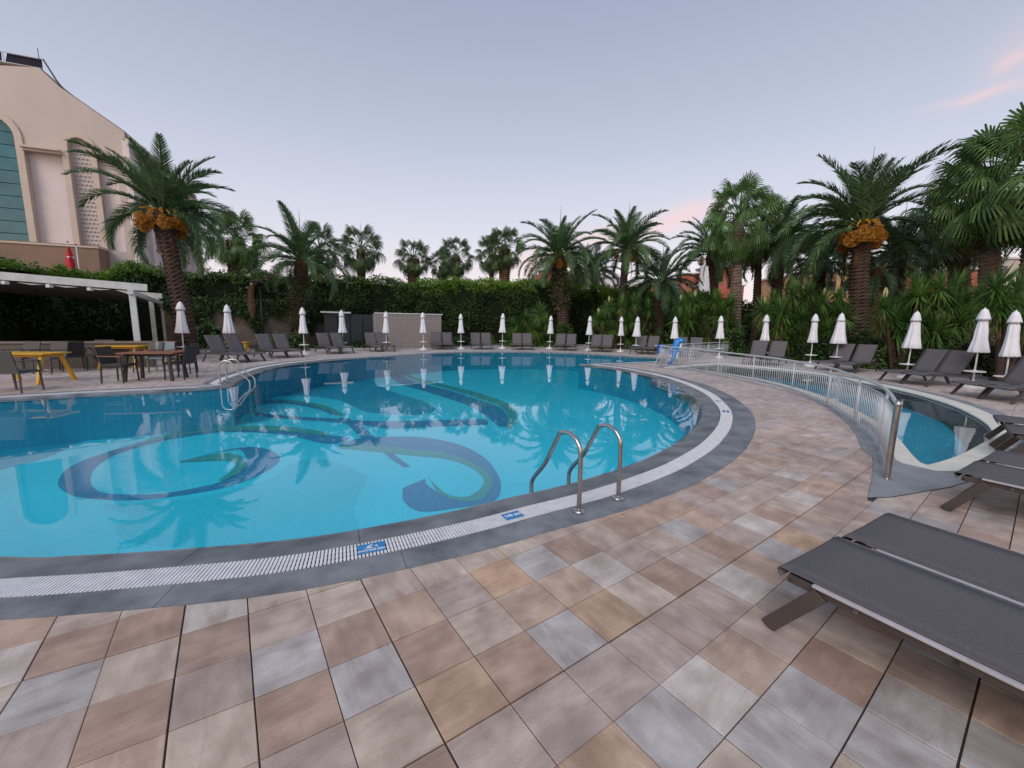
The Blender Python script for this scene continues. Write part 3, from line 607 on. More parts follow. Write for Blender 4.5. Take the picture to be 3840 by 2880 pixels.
for k in order:
    if not keep[k]: continue
    pts = tile_poly(k)
    if pts is None: continue
    rr = random.Random(int(IJ[k][0]) * 7919 + int(IJ[k][1]) * 104729 + 5)
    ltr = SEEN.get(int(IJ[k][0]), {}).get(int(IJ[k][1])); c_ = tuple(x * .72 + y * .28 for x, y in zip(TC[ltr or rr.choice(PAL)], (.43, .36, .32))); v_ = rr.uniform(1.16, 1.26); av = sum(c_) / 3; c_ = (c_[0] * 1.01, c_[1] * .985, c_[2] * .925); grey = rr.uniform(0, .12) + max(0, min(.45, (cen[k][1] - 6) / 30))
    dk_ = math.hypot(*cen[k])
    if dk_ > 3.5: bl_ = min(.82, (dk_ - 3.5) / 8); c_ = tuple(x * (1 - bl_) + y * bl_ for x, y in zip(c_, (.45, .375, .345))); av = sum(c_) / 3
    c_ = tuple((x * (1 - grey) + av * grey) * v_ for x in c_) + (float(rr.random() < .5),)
    tilt = (rr.uniform(-.0012, .0006), rr.uniform(-.003, .003), rr.uniform(-.003, .003))
    if cnt < 300 and vis[k]:
        t = MB(); tile_add(t, pts, cen[k], tilt=tilt); me = t.mesh('tile', M_TILE); set_tint(me, [c_] * len(t.v)); link('tile', me, deck, (cen[k][0], cen[k][1], 0)); cnt += 1
    else:
        b = len(rest.v); tile_add(rest, pts, cen[k] * 0, tilt=(tilt[0], 0, 0)); rcols += [c_] * (len(rest.v) - b)
me = rest.mesh('far_tiles', M_TILE); set_tint(me, rcols); link('far_tiles', me, deck, kind='stuff')
# grout bed: grid of quads with the pools left out
bed = MB(); st = .5
xs, ys = np.arange(-45, 45, st), np.arange(-4, 37, st); cx, cyy = np.meshgrid(xs + st / 2, ys + st / 2, indexing='ij'); qq = np.stack([cx.ravel(), cyy.ravel()], 1)
d1_, _ = sd(qq, O1); d2_, _ = sd(qq, O2)
okb = (d1_ > -.28) & (d2_ > -.18)
b1x = [(x, y) for (x, y), o in zip(qq, okb) if o]
inW, _ = sd(qq, W); inW2, _ = sd(qq, W2)
for x, y in b1x: bed.poly([(x - st / 2, y - st / 2, -.009), (x + st / 2, y - st / 2, -.009), (x + st / 2, y + st / 2, -.009), (x - st / 2, y + st / 2, -.009)])
# remove bed quads reaching over the water: push them below the channel instead
ok_pts = [f for f in bed.f]
V_ = np.array(bed.v); sdv, _ = sd(V_[:, :2], B1); sdv2, _ = sd(V_[:, :2], B2)
bed.f = [f for f in bed.f if min(sdv[list(f)].min(), sdv2[list(f)].min()) > 0.02]
bed.build('grout_bed', M_GROUT, deck, kind='stuff')
# ================================================================= GROUND BEYOND THE TERRACE
soil_in = [(-90, -20), (-60, 8), (-36, 17), (-23.5, 24.5), P(440, 757), P(600, 754), P(800, 748.5), P(955, 751.5), P(1100, 746), P(1250, 746), P(1400, 750), P(1560, 756), P(1680, 764), P(1790, 776), P(1900, 792), P(2010, 806), P(2120, 818), (15.5, 9), (17.5, 4), (20, -2), (26, -20)]
soil = catmull(soil_in, 4); outer_ = [(400, -20), (700, 900), (-700, 900), (-500, -20)]
fill_poly('ground', [tuple(p) for p in soil] + outer_, .03, M_SOIL, None, kind='structure', label='dark planted ground beyond the terrace')
kb = MB()
for i in range(len(soil) - 1):
    a, b = Vector((*soil[i], 0)), Vector((*soil[i + 1], 0))
    if a.y > 3: kb.bar((a.x, a.y, .03), (b.x, b.y, .03), .12, .10)
kb.build('planting_kerb', M_CONC, None, kind='structure', label='low grey kerb along the planting bed')
# ================================================================= SUN LOUNGERS
M_HEM = mat('sling_hem', (.10, .094, .10), .8, .15, 60)
def lounger(raised, label, group):
    t = thing('sun_lounger', label, 'sun lounger', group=group)
    Ln, w = 1.92, .31
    f = MB()
    for s in (-1, 1): f.bar((-.01, s * (w if raised else .295), .325), (-Ln, s * (w if raised else .295), .325), .03, .045)
    for x in (-.02, -.62, -1.15, -Ln + .02): f.bar((x, -w, .318), (x, w, .318), .028, .03, (0, 0, 1))
    f.build('frame', M_FRAME, t, bevel=.004)
    lg = MB().bar((0, 0, .32), ((.27 if raised else .22), 0, 0.006), .03, .072, (1, 0, .8)).mesh('leg', M_FRAME)
    lr = MB().bar((0, 0, .32), ((-.24 if raised else .62), 0, 0.006), .03, .072, (-1, 0, .8) if raised else (1, 0, .8)).mesh('rear_leg', M_FRAME)
    for s in (-1, 1):
        link('leg', lg, t, (-.32 if raised else -.16, s * w, 0), bevel=.004); link('leg', lr, t, (-1.52, s * w, 0), bevel=.004)
    def sheet(name, prof, hw=.292, sag=.02):
        m = MB(); ny = 7
        for th in (0, -.006):
            for i, (x, z) in enumerate(prof):
                for j in range(ny):
                    y = -hw + 2 * hw * j / (ny - 1); k = 1 - (y / hw) ** 2; ex = math.sin(PI * min(1, i / (len(prof) - 1)))
                    m.v.append((x, y, z - sag * k * (.4 + .6 * ex) + th))
        n = len(prof) * ny
        for i in range(len(prof) - 1):
            for j in range(ny - 1):
                a = i * ny + j; m.f.append((a, a + ny, a + ny + 1, a + 1)); m.f.append((n + a, n + a + 1, n + a + ny + 1, n + a + ny))
        for i in range(len(prof) - 1):
            a = i * ny; m.f.append((a, n + a, n + a + ny, a + ny)); a = i * ny + ny - 1; m.f.append((a, a + ny, n + a + ny, n + a))
        for j in range(ny - 1):
            m.f.append((j, j + 1, n + j + 1, n + j)); a = (len(prof) - 1) * ny + j; m.f.append((a, n + a, n + a + 1, a + 1))
        return m.build(name, M_SLING, t, smooth=True)
    if raised:
        sheet('seat_sling', [(.02, .33), (.012, .352), (-.02, .36)] + [(-.2 * k, .36) for k in range(1, 6)] + [(-1.14, .36)])
        a = math.radians(58); bx, bz = -1.17, .365; prof = [(bx - math.cos(a) * d, bz + math.sin(a) * d) for d in (0, .15, .3, .45, .6, .72, .77)]
        prof.append((prof[-1][0] - .03, prof[-1][1] - .01)); sheet('back_sling', prof)
        bf = MB(); e = (bx - math.cos(a) * .77 - .012, 0, bz + math.sin(a) * .77)
        for s in (-1, 1): bf.bar((bx, s * .30, bz - .01), (e[0], s * .30, e[2] - .01), .022, .03)
        bf.bar((e[0], -.30, e[2] - .012), (e[0], .30, e[2] - .012), .022, .026); bf.build('back_frame', M_FRAME, t, bevel=.003)
        st = MB(); 
        for s in (-1, 1): st.bar((bx - math.cos(a) * .42, s * .27, bz + math.sin(a) * .42 - .02), (-1.66, s * .27, .33), .014, .02)
        st.build('back_prop', M_FRAME, t)
    else:
        rl = MB()
        for s in (-1, 1): rl.bar((-.13, s * .331, .359), (-Ln, s * .331, .359), .026, .014)
        rl.build('side_rail', M_RAILGREY, t, bevel=.003)
        sheet('seat_sling', [(.02, .325), (.035, .335), (.04, .358), (.02, .372)] + [(-.12 * k, .372) for k in range(1, 16)] + [(-Ln, .37)], .318, .010)
    hm = MB()
    for s in (-1, 1):
        y = s * (.285 if raised else .300); hm.bar((-.02, y, .358 if raised else .3725), ((-1.12 if raised else -Ln + .02), y, .358 if raised else .3725), .022, .004)
        for x in (-.3, -1.5): hm.box((x, s * (.318 if raised else .312), .325), (.022, .012, .022))
    hm.build('hem', M_HEM, t)
    return t
GL = 'sun loungers set out in pairs round the pool'
proto = lounger(True, '', GL); first = [proto]
def put_lounger(x, y, h, label, sc=1.0):
    a = math.radians(h)
    if first:
        o = first.pop(); o.location = (x, y, 0); o.rotation_euler = (0, 0, a); o['label'] = label; o.scale = (sc,) * 3
    else: o = dup(proto, (x, y, 0), a, label, GL, (sc,) * 3)
    return o
pairs = [((541, 783), -22, 'beside the second parasol from the left'), ((624, 774), -36, 'by the low green shrubs and third parasol'), ((738, 765), -46, 'in front of the dark cabinet'), ((828, 760.5), -58, 'before the left half of the mosaic screen wall'),
         ((958, 755.8), -76, 'at the right end of the mosaic screen wall'), ((1042, 755.6), -80, 'between the seventh and eighth parasols'), ((1129, 756.6), -90, 'squarely facing the pool by the dark yucca clump'), ((1218, 758), -101, 'in front of the ivy-covered palm trunk'), ((1295, 761), -108, 'between the tenth and eleventh parasols'), ((1385, 765.5), -120, 'just left of the far end of the metal fence'),
         ((1480, 772), -118, 'behind the blue dolphin figure'), ((1640, 790), -133, 'seen through the middle of the metal fence'), ((1800, 803), -150, 'with backs at uneven angles behind the children pool'), ((1943, 829), -172, 'in front of the yucca on the right'), ((2110, 862), 178, 'at the far right edge under the last parasols')]
for (px, py), h, where in pairs:
    x, y = P(px, py); a = math.radians(h); sx, sy = -math.sin(a), math.cos(a)
    for s in (-1, 1):
        left_in_photo = (sx * s) < 0 if abs(sx) > .3 else (sy * s > 0)
        side = 'left' if left_in_photo else 'right'
        if abs(sx) <= .3: side = 'nearer' if sy * s < 0 else 'farther'
        put_lounger(x + sx * s * .345, y + sy * s * .345, h + random.uniform(-1.5, 1.5), f'{side} charcoal lounger of the pair {where}')
fl = lounger(False, 'large flat charcoal lounger in the foreground, nearest the viewer', GL)
fl.rotation_euler = (0, 0, math.radians(120.5)); fl.location = (1.70, 2.13, 0)
for x, y, h, lab in ((2.30, 2.46, 120.5, 'flat charcoal lounger just right of the nearest one, touching it'), (4.20, 3.62, 121, 'flat charcoal lounger cut by the right edge, left one of the next pair'), (4.82, 3.98, 121, 'flat charcoal lounger at the right edge, behind the left one of its pair'), (6.35, 5.10, 135, 'flat charcoal lounger at the right edge near the tip of the children pool'), (6.95, 5.75, 135, 'flat charcoal lounger farthest of the row at the right edge')):
    dup(fl, (x, y, 0), math.radians(h), lab, GL)
# ================================================================= PARASOLS
def parasol():
    t = thing('closed_parasol', '', 'parasol', group='closed white parasols')
    MB().lathe([(.021, .1), (.021, 2.28)], 10).build('pole', M_WPLA, t, smooth=True)
    MB().lathe([(.0, 2.25), (.03, 2.34), (.018, 2.39), (0.001, 2.41)], 10).build('finial', M_WPLA, t)
    rnd = random.Random(3); ph = [rnd.uniform(-.5, .5) for _ in range(12)]
    def wob(i, a): return 1 + (.13 * math.cos(8 * a + ph[i % 12] * .5) + .05 * math.cos(3 * a + 1.3) ) * min(1, i / 3)
    MB().lathe([(.022, 2.30), (.07, 2.20), (.098, 2.06), (.108, 1.95), (.124, 1.75), (.150, 1.5), (.182, 1.28), (.212, 1.11), (.195, 1.085), (.14, 1.11), (.05, 1.2)][::-1], 32, wob=lambda i, a: wob(10 - i, a)).build('canopy', M_WHITE, t, smooth=True)
    MB().lathe([(.11, 2.09), (.150, 2.035), (.138, 2.10), (.112, 2.21), (.08, 2.31), (.042, 2.36), (.0, 2.375)], 24, wob=lambda i, a: 1 + .08 * math.cos(8 * a) * (1 if i < 3 else .3)).build('vent_cap', M_WHITE, t, smooth=True)
    MB().lathe([(.05, .50), (.235, .505), (.242, .52), (.235, .535), (.05, .545), (.03, .57)], 24).build('shelf', M_WPLA, t, smooth=False)
    MB().lathe([(.245, .0), (.255, .05), (.245, .085), (.12, .115), (.05, .13), (.035, .26)], 24).build('base', M_WPLA, t, smooth=False, bevel=.0)
    return t
par = parasol()
CANV = [c.data for c in par.children if c.name.startswith('canopy')]
for sd_ in (11, 12, 13):
    r_ = random.Random(sd_); a1, a2, a3 = r_.uniform(0, 6), r_.uniform(0, 6), r_.uniform(.08, .17)
    CANV.append(MB().lathe([(.022, 2.30), (.07, 2.20), (.098, 2.06), (.108 * r_.uniform(.9, 1.15), 1.93), (.124, 1.75), (.150 * r_.uniform(.92, 1.1), 1.5), (.182 * r_.uniform(.92, 1.08), 1.28), (.212, 1.11), (.195, 1.085), (.14, 1.11), (.05, 1.2)][::-1], 36, wob=lambda i, a: 1 + (a3 * math.cos(8 * a + a1 + .12 * i) + .07 * math.cos(3 * a + a2) + .05 * math.cos(13 * a)) * min(1, (10 - i) / 3)).mesh('canopy', M_WHITE, True))
plist = [(398, 776, 650, 'beside the palm trunk, leftmost of the row'), (500, 771, 657, 'between the first two lounger pairs on the left'), (658, 767, 663, 'in front of the low green shrubs, third from the left'), (742, 760, 669, 'in front of the dark cabinet'), (835, 758, 672, 'in front of the left part of the mosaic screen wall'), (915, 756, 674, 'in front of the right part of the mosaic screen wall'),
         (996, 754, 677, 'against the bright hedge, just right of the mosaic screen wall'), (1085, 753.3, 676, 'left of the dark yucca clump by the far water edge'), (1187, 753.5, 681, 'left of the ivy-covered palm trunk'), (1271, 757, 682, 'between two facing pairs left of the yucca with flower spikes'), (1340, 760, 683, 'left one of two standing close together'), (1372, 763, 683, 'right one of two standing close together'),
         (1455, 771, 683, 'rising behind the blue dolphin figure'), (1552, 773, 681, 'at the far corner of the metal fence'), (1647.5, 783, 679, 'behind the fence, in front of the leaning yucca stems'), (1749, 791, 677, 'right of the reclining pair behind the fence'), (1803, 797, 675, 'wide skirted one in front of the thick twin palm trunks'), (1956, 818, 671, 'standing alone in front of the right yuccas'), (2099, 839, 664, 'left one of the two at the right edge'), (2166, 852, 671, 'rightmost, partly under drooping yucca leaves')]
for i, (x, y, t_, lab) in enumerate(plist):
    X, Y = P(x, y); h = hgt(t_, X, Y); s = h / 2.41; s = max(.88, min(1.06, s))
    rz = random.uniform(0, 6)
    w = random.uniform(.94, 1.1) * (1.22 if i in (11, 16) else 1)
    if i == 0: o = par; o.location = (X, Y, 0); o.rotation_euler = (0, 0, rz); o['label'] = 'closed white parasol ' + lab
    else: o = dup(par, (X, Y, 0), rz, 'closed white parasol ' + lab, 'closed white parasols')
    o.scale = (s * (1.05 if i == 0 else 1), s * (1.05 if i == 0 else 1), s)
    o.rotation_euler = (random.uniform(-.022, .022), random.uniform(-.022, .022), rz)
    for c in o.children:
        if c.name.startswith('canopy'): c.data = CANV[i % 4]
        if c.name.startswith('canopy'): c.scale = (w, w * random.uniform(.92, 1.05), 1)
# ================================================================= METAL FENCE
def fence(name, label, pts, H, closed_end):
    t = thing(name, label, 'fence'); p = resample(catmull(pts, 8), .09); n = len(p)
    p3 = lambda z: [(q[0], q[1], z) for q in p]
    MB().tube(p3(H), .021, 8).build('top_rail', M_GALV, t, smooth=True)
    MB().tube(p3(H - .105), .010, 6).build('upper_rail', M_GALV, t, smooth=True)
    MB().tube(p3(.075), .012, 6).build('bottom_rail', M_GALV, t, smooth=True)
    pk = MB().tube([(0, 0, .075), (0, 0, H - .105)], .0065, 6).mesh('picket', M_GALV, True)
    po = MB().tube([(0, 0, .0), (0, 0, H)], .016, 8).mesh('post', M_GALV, True)
    for i, q in enumerate(p):
        if i % 19 == 2: link('post', po, t, (q[0], q[1], 0))
        else: link('picket', pk, t, (q[0], q[1], 0))
    return t, p
fpx = [(1422, 789), (1440, 792.6), (1500, 802), (1572.6, 817.5), (1684, 843), (1771.5, 872.6), (1812, 896), (1845, 917), (1884, 948), (1902, 980), (1911, 1013), (1915, 1034)]
FP_ = [P(x, y) for x, y in fpx]
fen, fpp = fence('curved_fence', 'long curved metal picket fence along the children pool', FP_[:], .80, True)
ep = MB().lathe([(.045, 0), (.045, .008), (.029, .012), (.029, .80)], 16); ep.build('end_post', M_STEEL, fen, smooth=False).location = (*FP_[-1], 0)
MB().lathe([(.034, .80), (.036, .815), (.034, .84), (.02, .858), (0.001, .862)], 16).build('post_cap', M_STEEL, fen, smooth=True).location = (*FP_[-1], 0)
fence('short_fence', 'short straight metal picket fence behind the tip of the children pool', [P(1422, 788.5), P(1500, 778), P(1571, 771)], .80, True)
# ================================================================= LADDERS
def ladder(name, label, b1, b2, wdir, H, reach, drop):
    t = thing(name, label, 'pool ladder'); wd = Vector((*wdir, 0)).normalized()
    for b in (b1, b2):
        B = Vector((*b, 0)); pts = [B, B + Vector((0, 0, H * .35)), B + Vector((0, 0, H * .62))]
        R = .17
        for k in range(1, 8):
            a = PI * k / 8 * .86; pts.append(B + wd * (R - R * math.cos(a)) + Vector((0, 0, H - R + R * math.sin(a))))
        last = pts[-1]; e = B + wd * reach; e.z = -.02
        pts += [last.lerp(e, .5), e.copy() + Vector((0, 0, .10)), e + wd * .02 + Vector((0, 0, -.05)), e + wd * .01 + Vector((0, 0, -.3)), e + Vector((0, 0, drop))]
        c = catmull([tuple(q) for q in pts], 4)
        MB().tube(c, .0205, 12).build('handrail', M_STEEL, t, smooth=True)
        MB().lathe([(.058, 0), (.058, .012), (.05, .022), (.024, .03)], 20).build('flange', M_STEEL, t).location = (B.x, B.y, .002)
    a, b = Vector((*b1, 0)) + wd * reach, Vector((*b2, 0)) + wd * reach
    for z in (-.3, -.55, -.8): MB().bar((a.x, a.y, z), (b.x, b.y, z), .09, .025).build('tread', M_STEEL, t)
    return t
lb1, lb2 = P(1250, 1106), P(1335, 1078); lv = (-(lb2[1] - lb1[1]), lb2[0] - lb1[0])
ladder('pool_ladder', 'stainless steel ladder rails on the near right side of the pool', lb1, lb2, lv, .665, .66, -.95)
fb1, fb2 = P(476, 829), P(486, 824)
fb1 = Vector(fb1); fb2 = Vector(fb2); ladder('pool_ladder', 'stainless steel ladder rails at the far left corner of the pool', tuple(fb1), tuple(fb1 + Vector((-.15, .46))), (.95, .16), .58, .66, -.95)
# pipe cover in the coping beside the near ladder
MB().lathe([(.048, 0), (.048, .004), (.04, .006), (.001, .006)], 20).build('round_cover', M_COPEWET, None, label='round grey cover plate in the coping between the near ladder feet', category='cover').location = (*P(1307, 1097), .004)
# ================================================================= SIGNS ON THE GRATE
def text_mesh(body, size, off=.0):
    cu = bpy.data.curves.new('t', 'FONT'); cu.body = body; cu.size = size; cu.align_x = 'CENTER'; cu.align_y = 'CENTER'; cu.offset = off; cu.extrude = .0008; cu.resolution_u = 3
    o = bpy.data.objects.new('t', cu); COL.objects.link(o); dg = bpy.context.evaluated_depsgraph_get(); dg.update(); me = bpy.data.meshes.new_from_object(o.evaluated_get(dg)); bpy.data.objects.remove(o); return me
def sign(px, py, w, d, label, body, size, pic=False, col=M_SIGN):
    x, y = P(px, py); dd, i = seg_dist(np.array([[x, y]]), (A1 + B1) / 2); i = int(i[0]); mid = (A1 + B1) / 2; c = mid[i] if dd[0] < .4 else np.array([x, y])
    k = mid[(i + 1) % len(mid)] - mid[i - 1]; ang = math.atan2(k[1], k[0])
    n = Nw[i]; # outward; readable from the deck: text up vector points to the water
    ang = math.atan2(-n[1], -n[0]) - PI / 2
    c = (mid[i] + (np.array([x, y]) - mid[i]) @ (k / np.linalg.norm(k)) * (k / np.linalg.norm(k)))
    t = thing('edge_sign', label, 'sign', (c[0], c[1], .004), ang)
    MB().box((0, 0, .003), (w, d, .006)).build('plate', col, t, bevel=.0015)
    if body:
        me = text_mesh(body, size, size * .045); me.materials.clear(); me.materials.append(M_SIGNW); link('lettering', me, t, (0, -d * .30 if pic else 0, .0068))
    if pic:
        m = MB(); z = .0072
        m.poly([(.012, .034, z), (.008, .041, z), (-.030, .022, z), (-.022, .012, z), (.0, .022, z)][::-1]); m.poly([(-.045, -.006, z), (-.022, .014, z), (.012, .002, z), (.0, -.006, z)])
        m.poly([(.034 + .011 * math.cos(a * PI / 5), .014 + .009 * math.sin(a * PI / 5), z) for a in range(10)])
        for yy in (-.010,):
            for k_ in range(8): 
                x0 = -.055 + k_ * .0135; m.poly([(x0, yy + .002 * math.sin(k_), z), (x0, yy - .004 + .002 * math.sin(k_), z), (x0 + .0135, yy - .004 + .002 * math.sin(k_ + 1), z), (x0 + .0135, yy + .002 * math.sin(k_ + 1), z)])
        m.build('swimmer_pictogram', M_SIGNW, t)
    return t
sign(803, 1187, .185, .12, 'blue sign with a swimmer reading SWIMMING AREA, on the near grate', 'SWIMMING AREA', .0235, True)
sign(1110, 1117, .165, .105, 'blue depth sign reading 140 cm, on the grate near the ladder', '140 cm', .05)
sign(1561, 888.5, .17, .11, 'small dark blue depth sign on the grate at the right end of the pool', '60 cm', .05, False, M_BLUED)
sign(1541.5, 866, .17, .11, 'small grey-blue sign farthest along the grate at the right', 'SWIMMING AREA', .0215, True, mat('faded_sign', (.25, .36, .40), .5))
# ================================================================= DOLPHIN FIGURE AND LIFT CHAIR BY THE FAR END
dx, dy = P(1457, 789)
dol = thing('dolphin_figure', 'blue standing dolphin figure behind the metal fence', 'dolphin figure', (dx, dy, 0), 0); dol.scale = (.88, .88, .92)
body = [(-.10, 0, .0), (-.13, 0, .16), (-.08, 0, .36), (-.03, 0, .6), (.0, 0, .82), (.05, 0, 1.0), (.15, 0, 1.10), (.27, 0, 1.12), (.36, 0, 1.10), (.46, 0, 1.085)]
MB().tube(catmull(body, 4), [v for v in np.interp(np.linspace(0, 9, 37), range(10), [.04, .06, .10, .14, .165, .16, .145, .10, .05, .025])], 14).build('body', M_BLUE, dol, smooth=True)
MB().tube(catmull([(.05, 0, .30), (.09, 0, .55), (.16, 0, .82), (.26, 0, .99)], 4), [v for v in np.interp(np.linspace(0, 3, 13), range(4), [.04, .09, .11, .05])], 12).build('belly', M_WPLA, dol, smooth=True)
MB().poly([(-.10, -.02, .08), (-.34, -.02, .0), (-.30, -.02, .14), (-.12, -.02, .2)]).poly([(-.10, .02, .08), (-.34, .02, .0), (-.30, .02, .14), (-.12, .02, .2)][::-1]).build('tail_fluke', M_BLUED, dol)
MB().tube([(-.12, 0, .66), (-.24, 0, .60), (-.33, 0, .50)], [.06, .04, .01], 8).build('dorsal_fin', M_BLUED, dol)
for s in (-1, 1):
    MB().tube([(.08, s * .14, .74), (.14, s * .24, .62), (.16, s * .3, .5)], [.06, .045, .01], 8).build('flipper', M_BLUED, dol)
    MB().lathe([(.03, -.01), (.03, .01)], 12).build('eye', M_WPLA, dol).matrix_local = Matrix.Translation((.17, s * .155, 1.13)) @ Matrix.Rotation(PI / 2, 4, 'X')
lx, ly = P(1428, 783)
lift = thing('pool_lift', 'small blue pool lift seat on a grey arm at the far end of the fence', 'pool lift', (lx, ly, 0))
MB().box((0, 0, .42), (.34, .32, .06)).box((.0, .15, .62), (.34, .05, .36)).build('seat', M_BLUED, lift, bevel=.02)
MB().tube([(.1, .1, 0), (.1, .1, .5), (.0, .2, .72), (-.25, .25, .74)], .022, 8).tube([(-.1, -.1, .40), (-.3, -.25, .1), (-.42, -.3, -.1)], .018, 8).build('arm', M_GALV, lift, smooth=True)
# ================================================================= CABINET AND SCREEN WALL
def vwall(name, label, cat, a, b, z0, z1, th, m, parent=None):
    t = MB().bar((a[0], a[1], (z0 + z1) / 2), (b[0], b[1], (z0 + z1) / 2), th, z1 - z0); return t.build(name, m, parent, label=label, category=cat) if parent is None else t.build(name, m, parent)
ca, cb = Vector(P(703, 750)), Vector(P(812, 749.5)); cb = ca + (cb - ca)
cz = hgt(674, ca.x, ca.y); cab = thing('pool_cabinet', 'low dark cabinet with a pale roof edge left of the mosaic screen wall', 'cabinet')
ux = (cb - ca).normalized(); uy = Vector((-ux.y, ux.x)); L_ = (cb - ca).length
def q3(s, d, z): v = ca + ux * s + uy * d; return (v.x, v.y, z)
for i in range(4): 
    s0, s1 = L_ * i / 4 + .03, L_ * (i + 1) / 4 - .03; dz = 0 if i < 2 else -.14
    MB().bar(q3(s0, 0, cz / 2 - .03 + dz / 2), q3(s1, 0, cz / 2 - .03 + dz / 2), .05, cz - .12 + dz).build('door_panel', M_CAB, cab)
    MB().box(q3(s1 - .12, -.04, 1.0), (.03, .03, .16)).build('handle', M_FRAME, cab)
MB().bar(q3(0, .8, cz / 2), q3(L_, .8, cz / 2), 1.4, cz - .2).build('cabinet_body', M_CAB, cab)
MB().bar(q3(-.15, .3, cz), q3(L_ * .52, .3, cz - .02), 1.3, .09).build('roof_slab', M_WPAINT, cab)
mw = nodes_of('mosaic_tiles'); m_, nt, b_ = mw; N, L = nt.nodes, nt.links; tcn = N.new('ShaderNodeTexCoord'); br = N.new('ShaderNodeTexBrick'); br.offset = 0; br.inputs['Scale'].default_value = 1; br.inputs['Brick Width'].default_value = .155; br.inputs['Row Height'].default_value = .15; br.inputs['Mortar Size'].default_value = .014
br.inputs['Color1'].default_value = (.33, .285, .265, 1); br.inputs['Color2'].default_value = (.29, .25, .23, 1); br.inputs['Mortar'].default_value = (.19, .16, .15, 1); L.new(tcn.outputs['UV'], br.inputs['Vector']); L.new(br.outputs[0], b_.inputs['Base Color']); b_.inputs['Roughness'].default_value = .5
bp_ = N.new('ShaderNodeBump'); bp_.inputs['Strength'].default_value = .4; bp_.invert = True; L.new(br.outputs['Fac'], bp_.inputs['Height']); L.new(bp_.outputs[0], b_.inputs['Normal'])
def uvbox(name, a, b, z0, z1, th, m, parent=None, **kw):
    a, b = Vector((*a, 0)), Vector((*b, 0)); d = (b - a); L0 = d.length; d.normalize(); n = Vector((-d.y, d.x, 0)); bm = bmesh.new(); uv = bm.loops.layers.uv.new('UVMap')
    def face(ps, us):
        f = bm.faces.new([bm.verts.new(p) for p in ps])
        for l, u in zip(f.loops, us): l[uv].uv = u
    Z0, Z1 = Vector((0, 0, z0)), Vector((0, 0, z1)); o = n * th
    face([a + Z0, b + Z0, b + Z1, a + Z1], [(0, 0), (L0, 0), (L0, z1 - z0), (0, z1 - z0)]); face([b + o + Z0, a + o + Z0, a + o + Z1, b + o + Z1], [(0, 0), (L0, 0), (L0, z1 - z0), (0, z1 - z0)])
    face([b + Z0, b + o + Z0, b + o + Z1, b + Z1], [(0, 0), (th, 0), (th, z1 - z0), (0, z1 - z0)]); face([a + o + Z0, a + Z0, a + Z1, a + o + Z1], [(0, 0), (th, 0), (th, z1 - z0), (0, z1 - z0)])
    me = bpy.data.meshes.new(name); bm.to_mesh(me); bm.free(); me.materials.append(m); return link(name, me, parent, **kw)
wa, wb = P(810, 754), P(954, 751.5); wz = hgt(677, *wa)
scr = thing('mosaic_screen_wall', 'pale brown mosaic tiled screen wall beside the dark cabinet', 'wall'); uvbox('tiled_face', wa, wb, 0, wz, .3, m_, scr)
MB().bar((wa[0], wa[1] + .15, wz + .03), (wb[0], wb[1] + .15, wz + .03), .36, .06).build('cap', M_WPAINT, scr)
# low garden walls on the left
gw = thing('garden_wall', 'rough brown garden wall behind the left loungers, half covered by shrubs', 'wall')
for (x0, y0), (x1, y1), zt in (((-20.5, 24.6), (-16.2, 26.2), 640), ((-16.2, 26.2), (-11.8, 29.2), 640)):
    vwall('wall_panel', '', '', (x0, y0), (x1, y1), 0, 2.55, .3, M_WGREY, gw)
lw = thing('planter_wall', 'low brown wall under the white pergola, left of the palm', 'wall'); w0, w1 = P(60, 797.5), P(336, 792); dv = (Vector(w1) - Vector(w0)).normalized()
w00 = Vector(w0) - dv * 9
MB().bar((w00.x, w00.y, .40), (w1[0], w1[1], .40), .25, .80).build('wall_face', M_WGREY, lw); MB().bar((w00.x, w00.y, .83), (w1[0], w1[1], .83), .32, .06).build('wall_cap', mat('stone_cap', (.20, .165, .145), .8, .15, 5), lw)
# ================================================================= PERGOLA
pg = thing('white_pergola', 'white painted pergola with a dark cloth roof over the left tables', 'pergola')
pp = [Vector(P(303, 787)), Vector(P(338.5, 762)), Vector(P(360, 748))]; rd = (pp[2] - pp[0]).normalized(); bd = Vector((-rd.y, rd.x)); bd = bd if bd.x < 0 else -bd
pz = 2.52
for i, p in enumerate(pp):
    MB().bar((p.x, p.y, 0), (p.x, p.y, pz), .17, .17, (rd.x, rd.y, 0)).build('post', M_WPAINT, pg, bevel=.008)
    e0 = p - bd * .42; e1 = p + bd * 9.5; z0, z1 = pz + .16, pz + .16 + .045 * 9.9
    MB().bar((e0.x, e0.y, z0), (e1.x, e1.y, z1), .12, .24).build('roof_beam', M_WPAINT, pg, bevel=.01)
    for k in range(1, 10 if i == 0 else 1):
        q = p + bd * (k * .92 + .1) + rd * .0; zz = pz + .16 + .045 * (k * .92 + .5)
        MB().box((q.x, q.y, zz - .19), (.12, .12, .10)).build('cloth_slider', M_WPAINT, pg)
a, b = pp[0] - rd * .35, pp[2] + rd * .5
MB().bar((a.x, a.y, pz - .02), (b.x, b.y, pz - .02), .15, .16).build('front_lintel', M_WPAINT, pg, bevel=.008)
cl_ = MB()
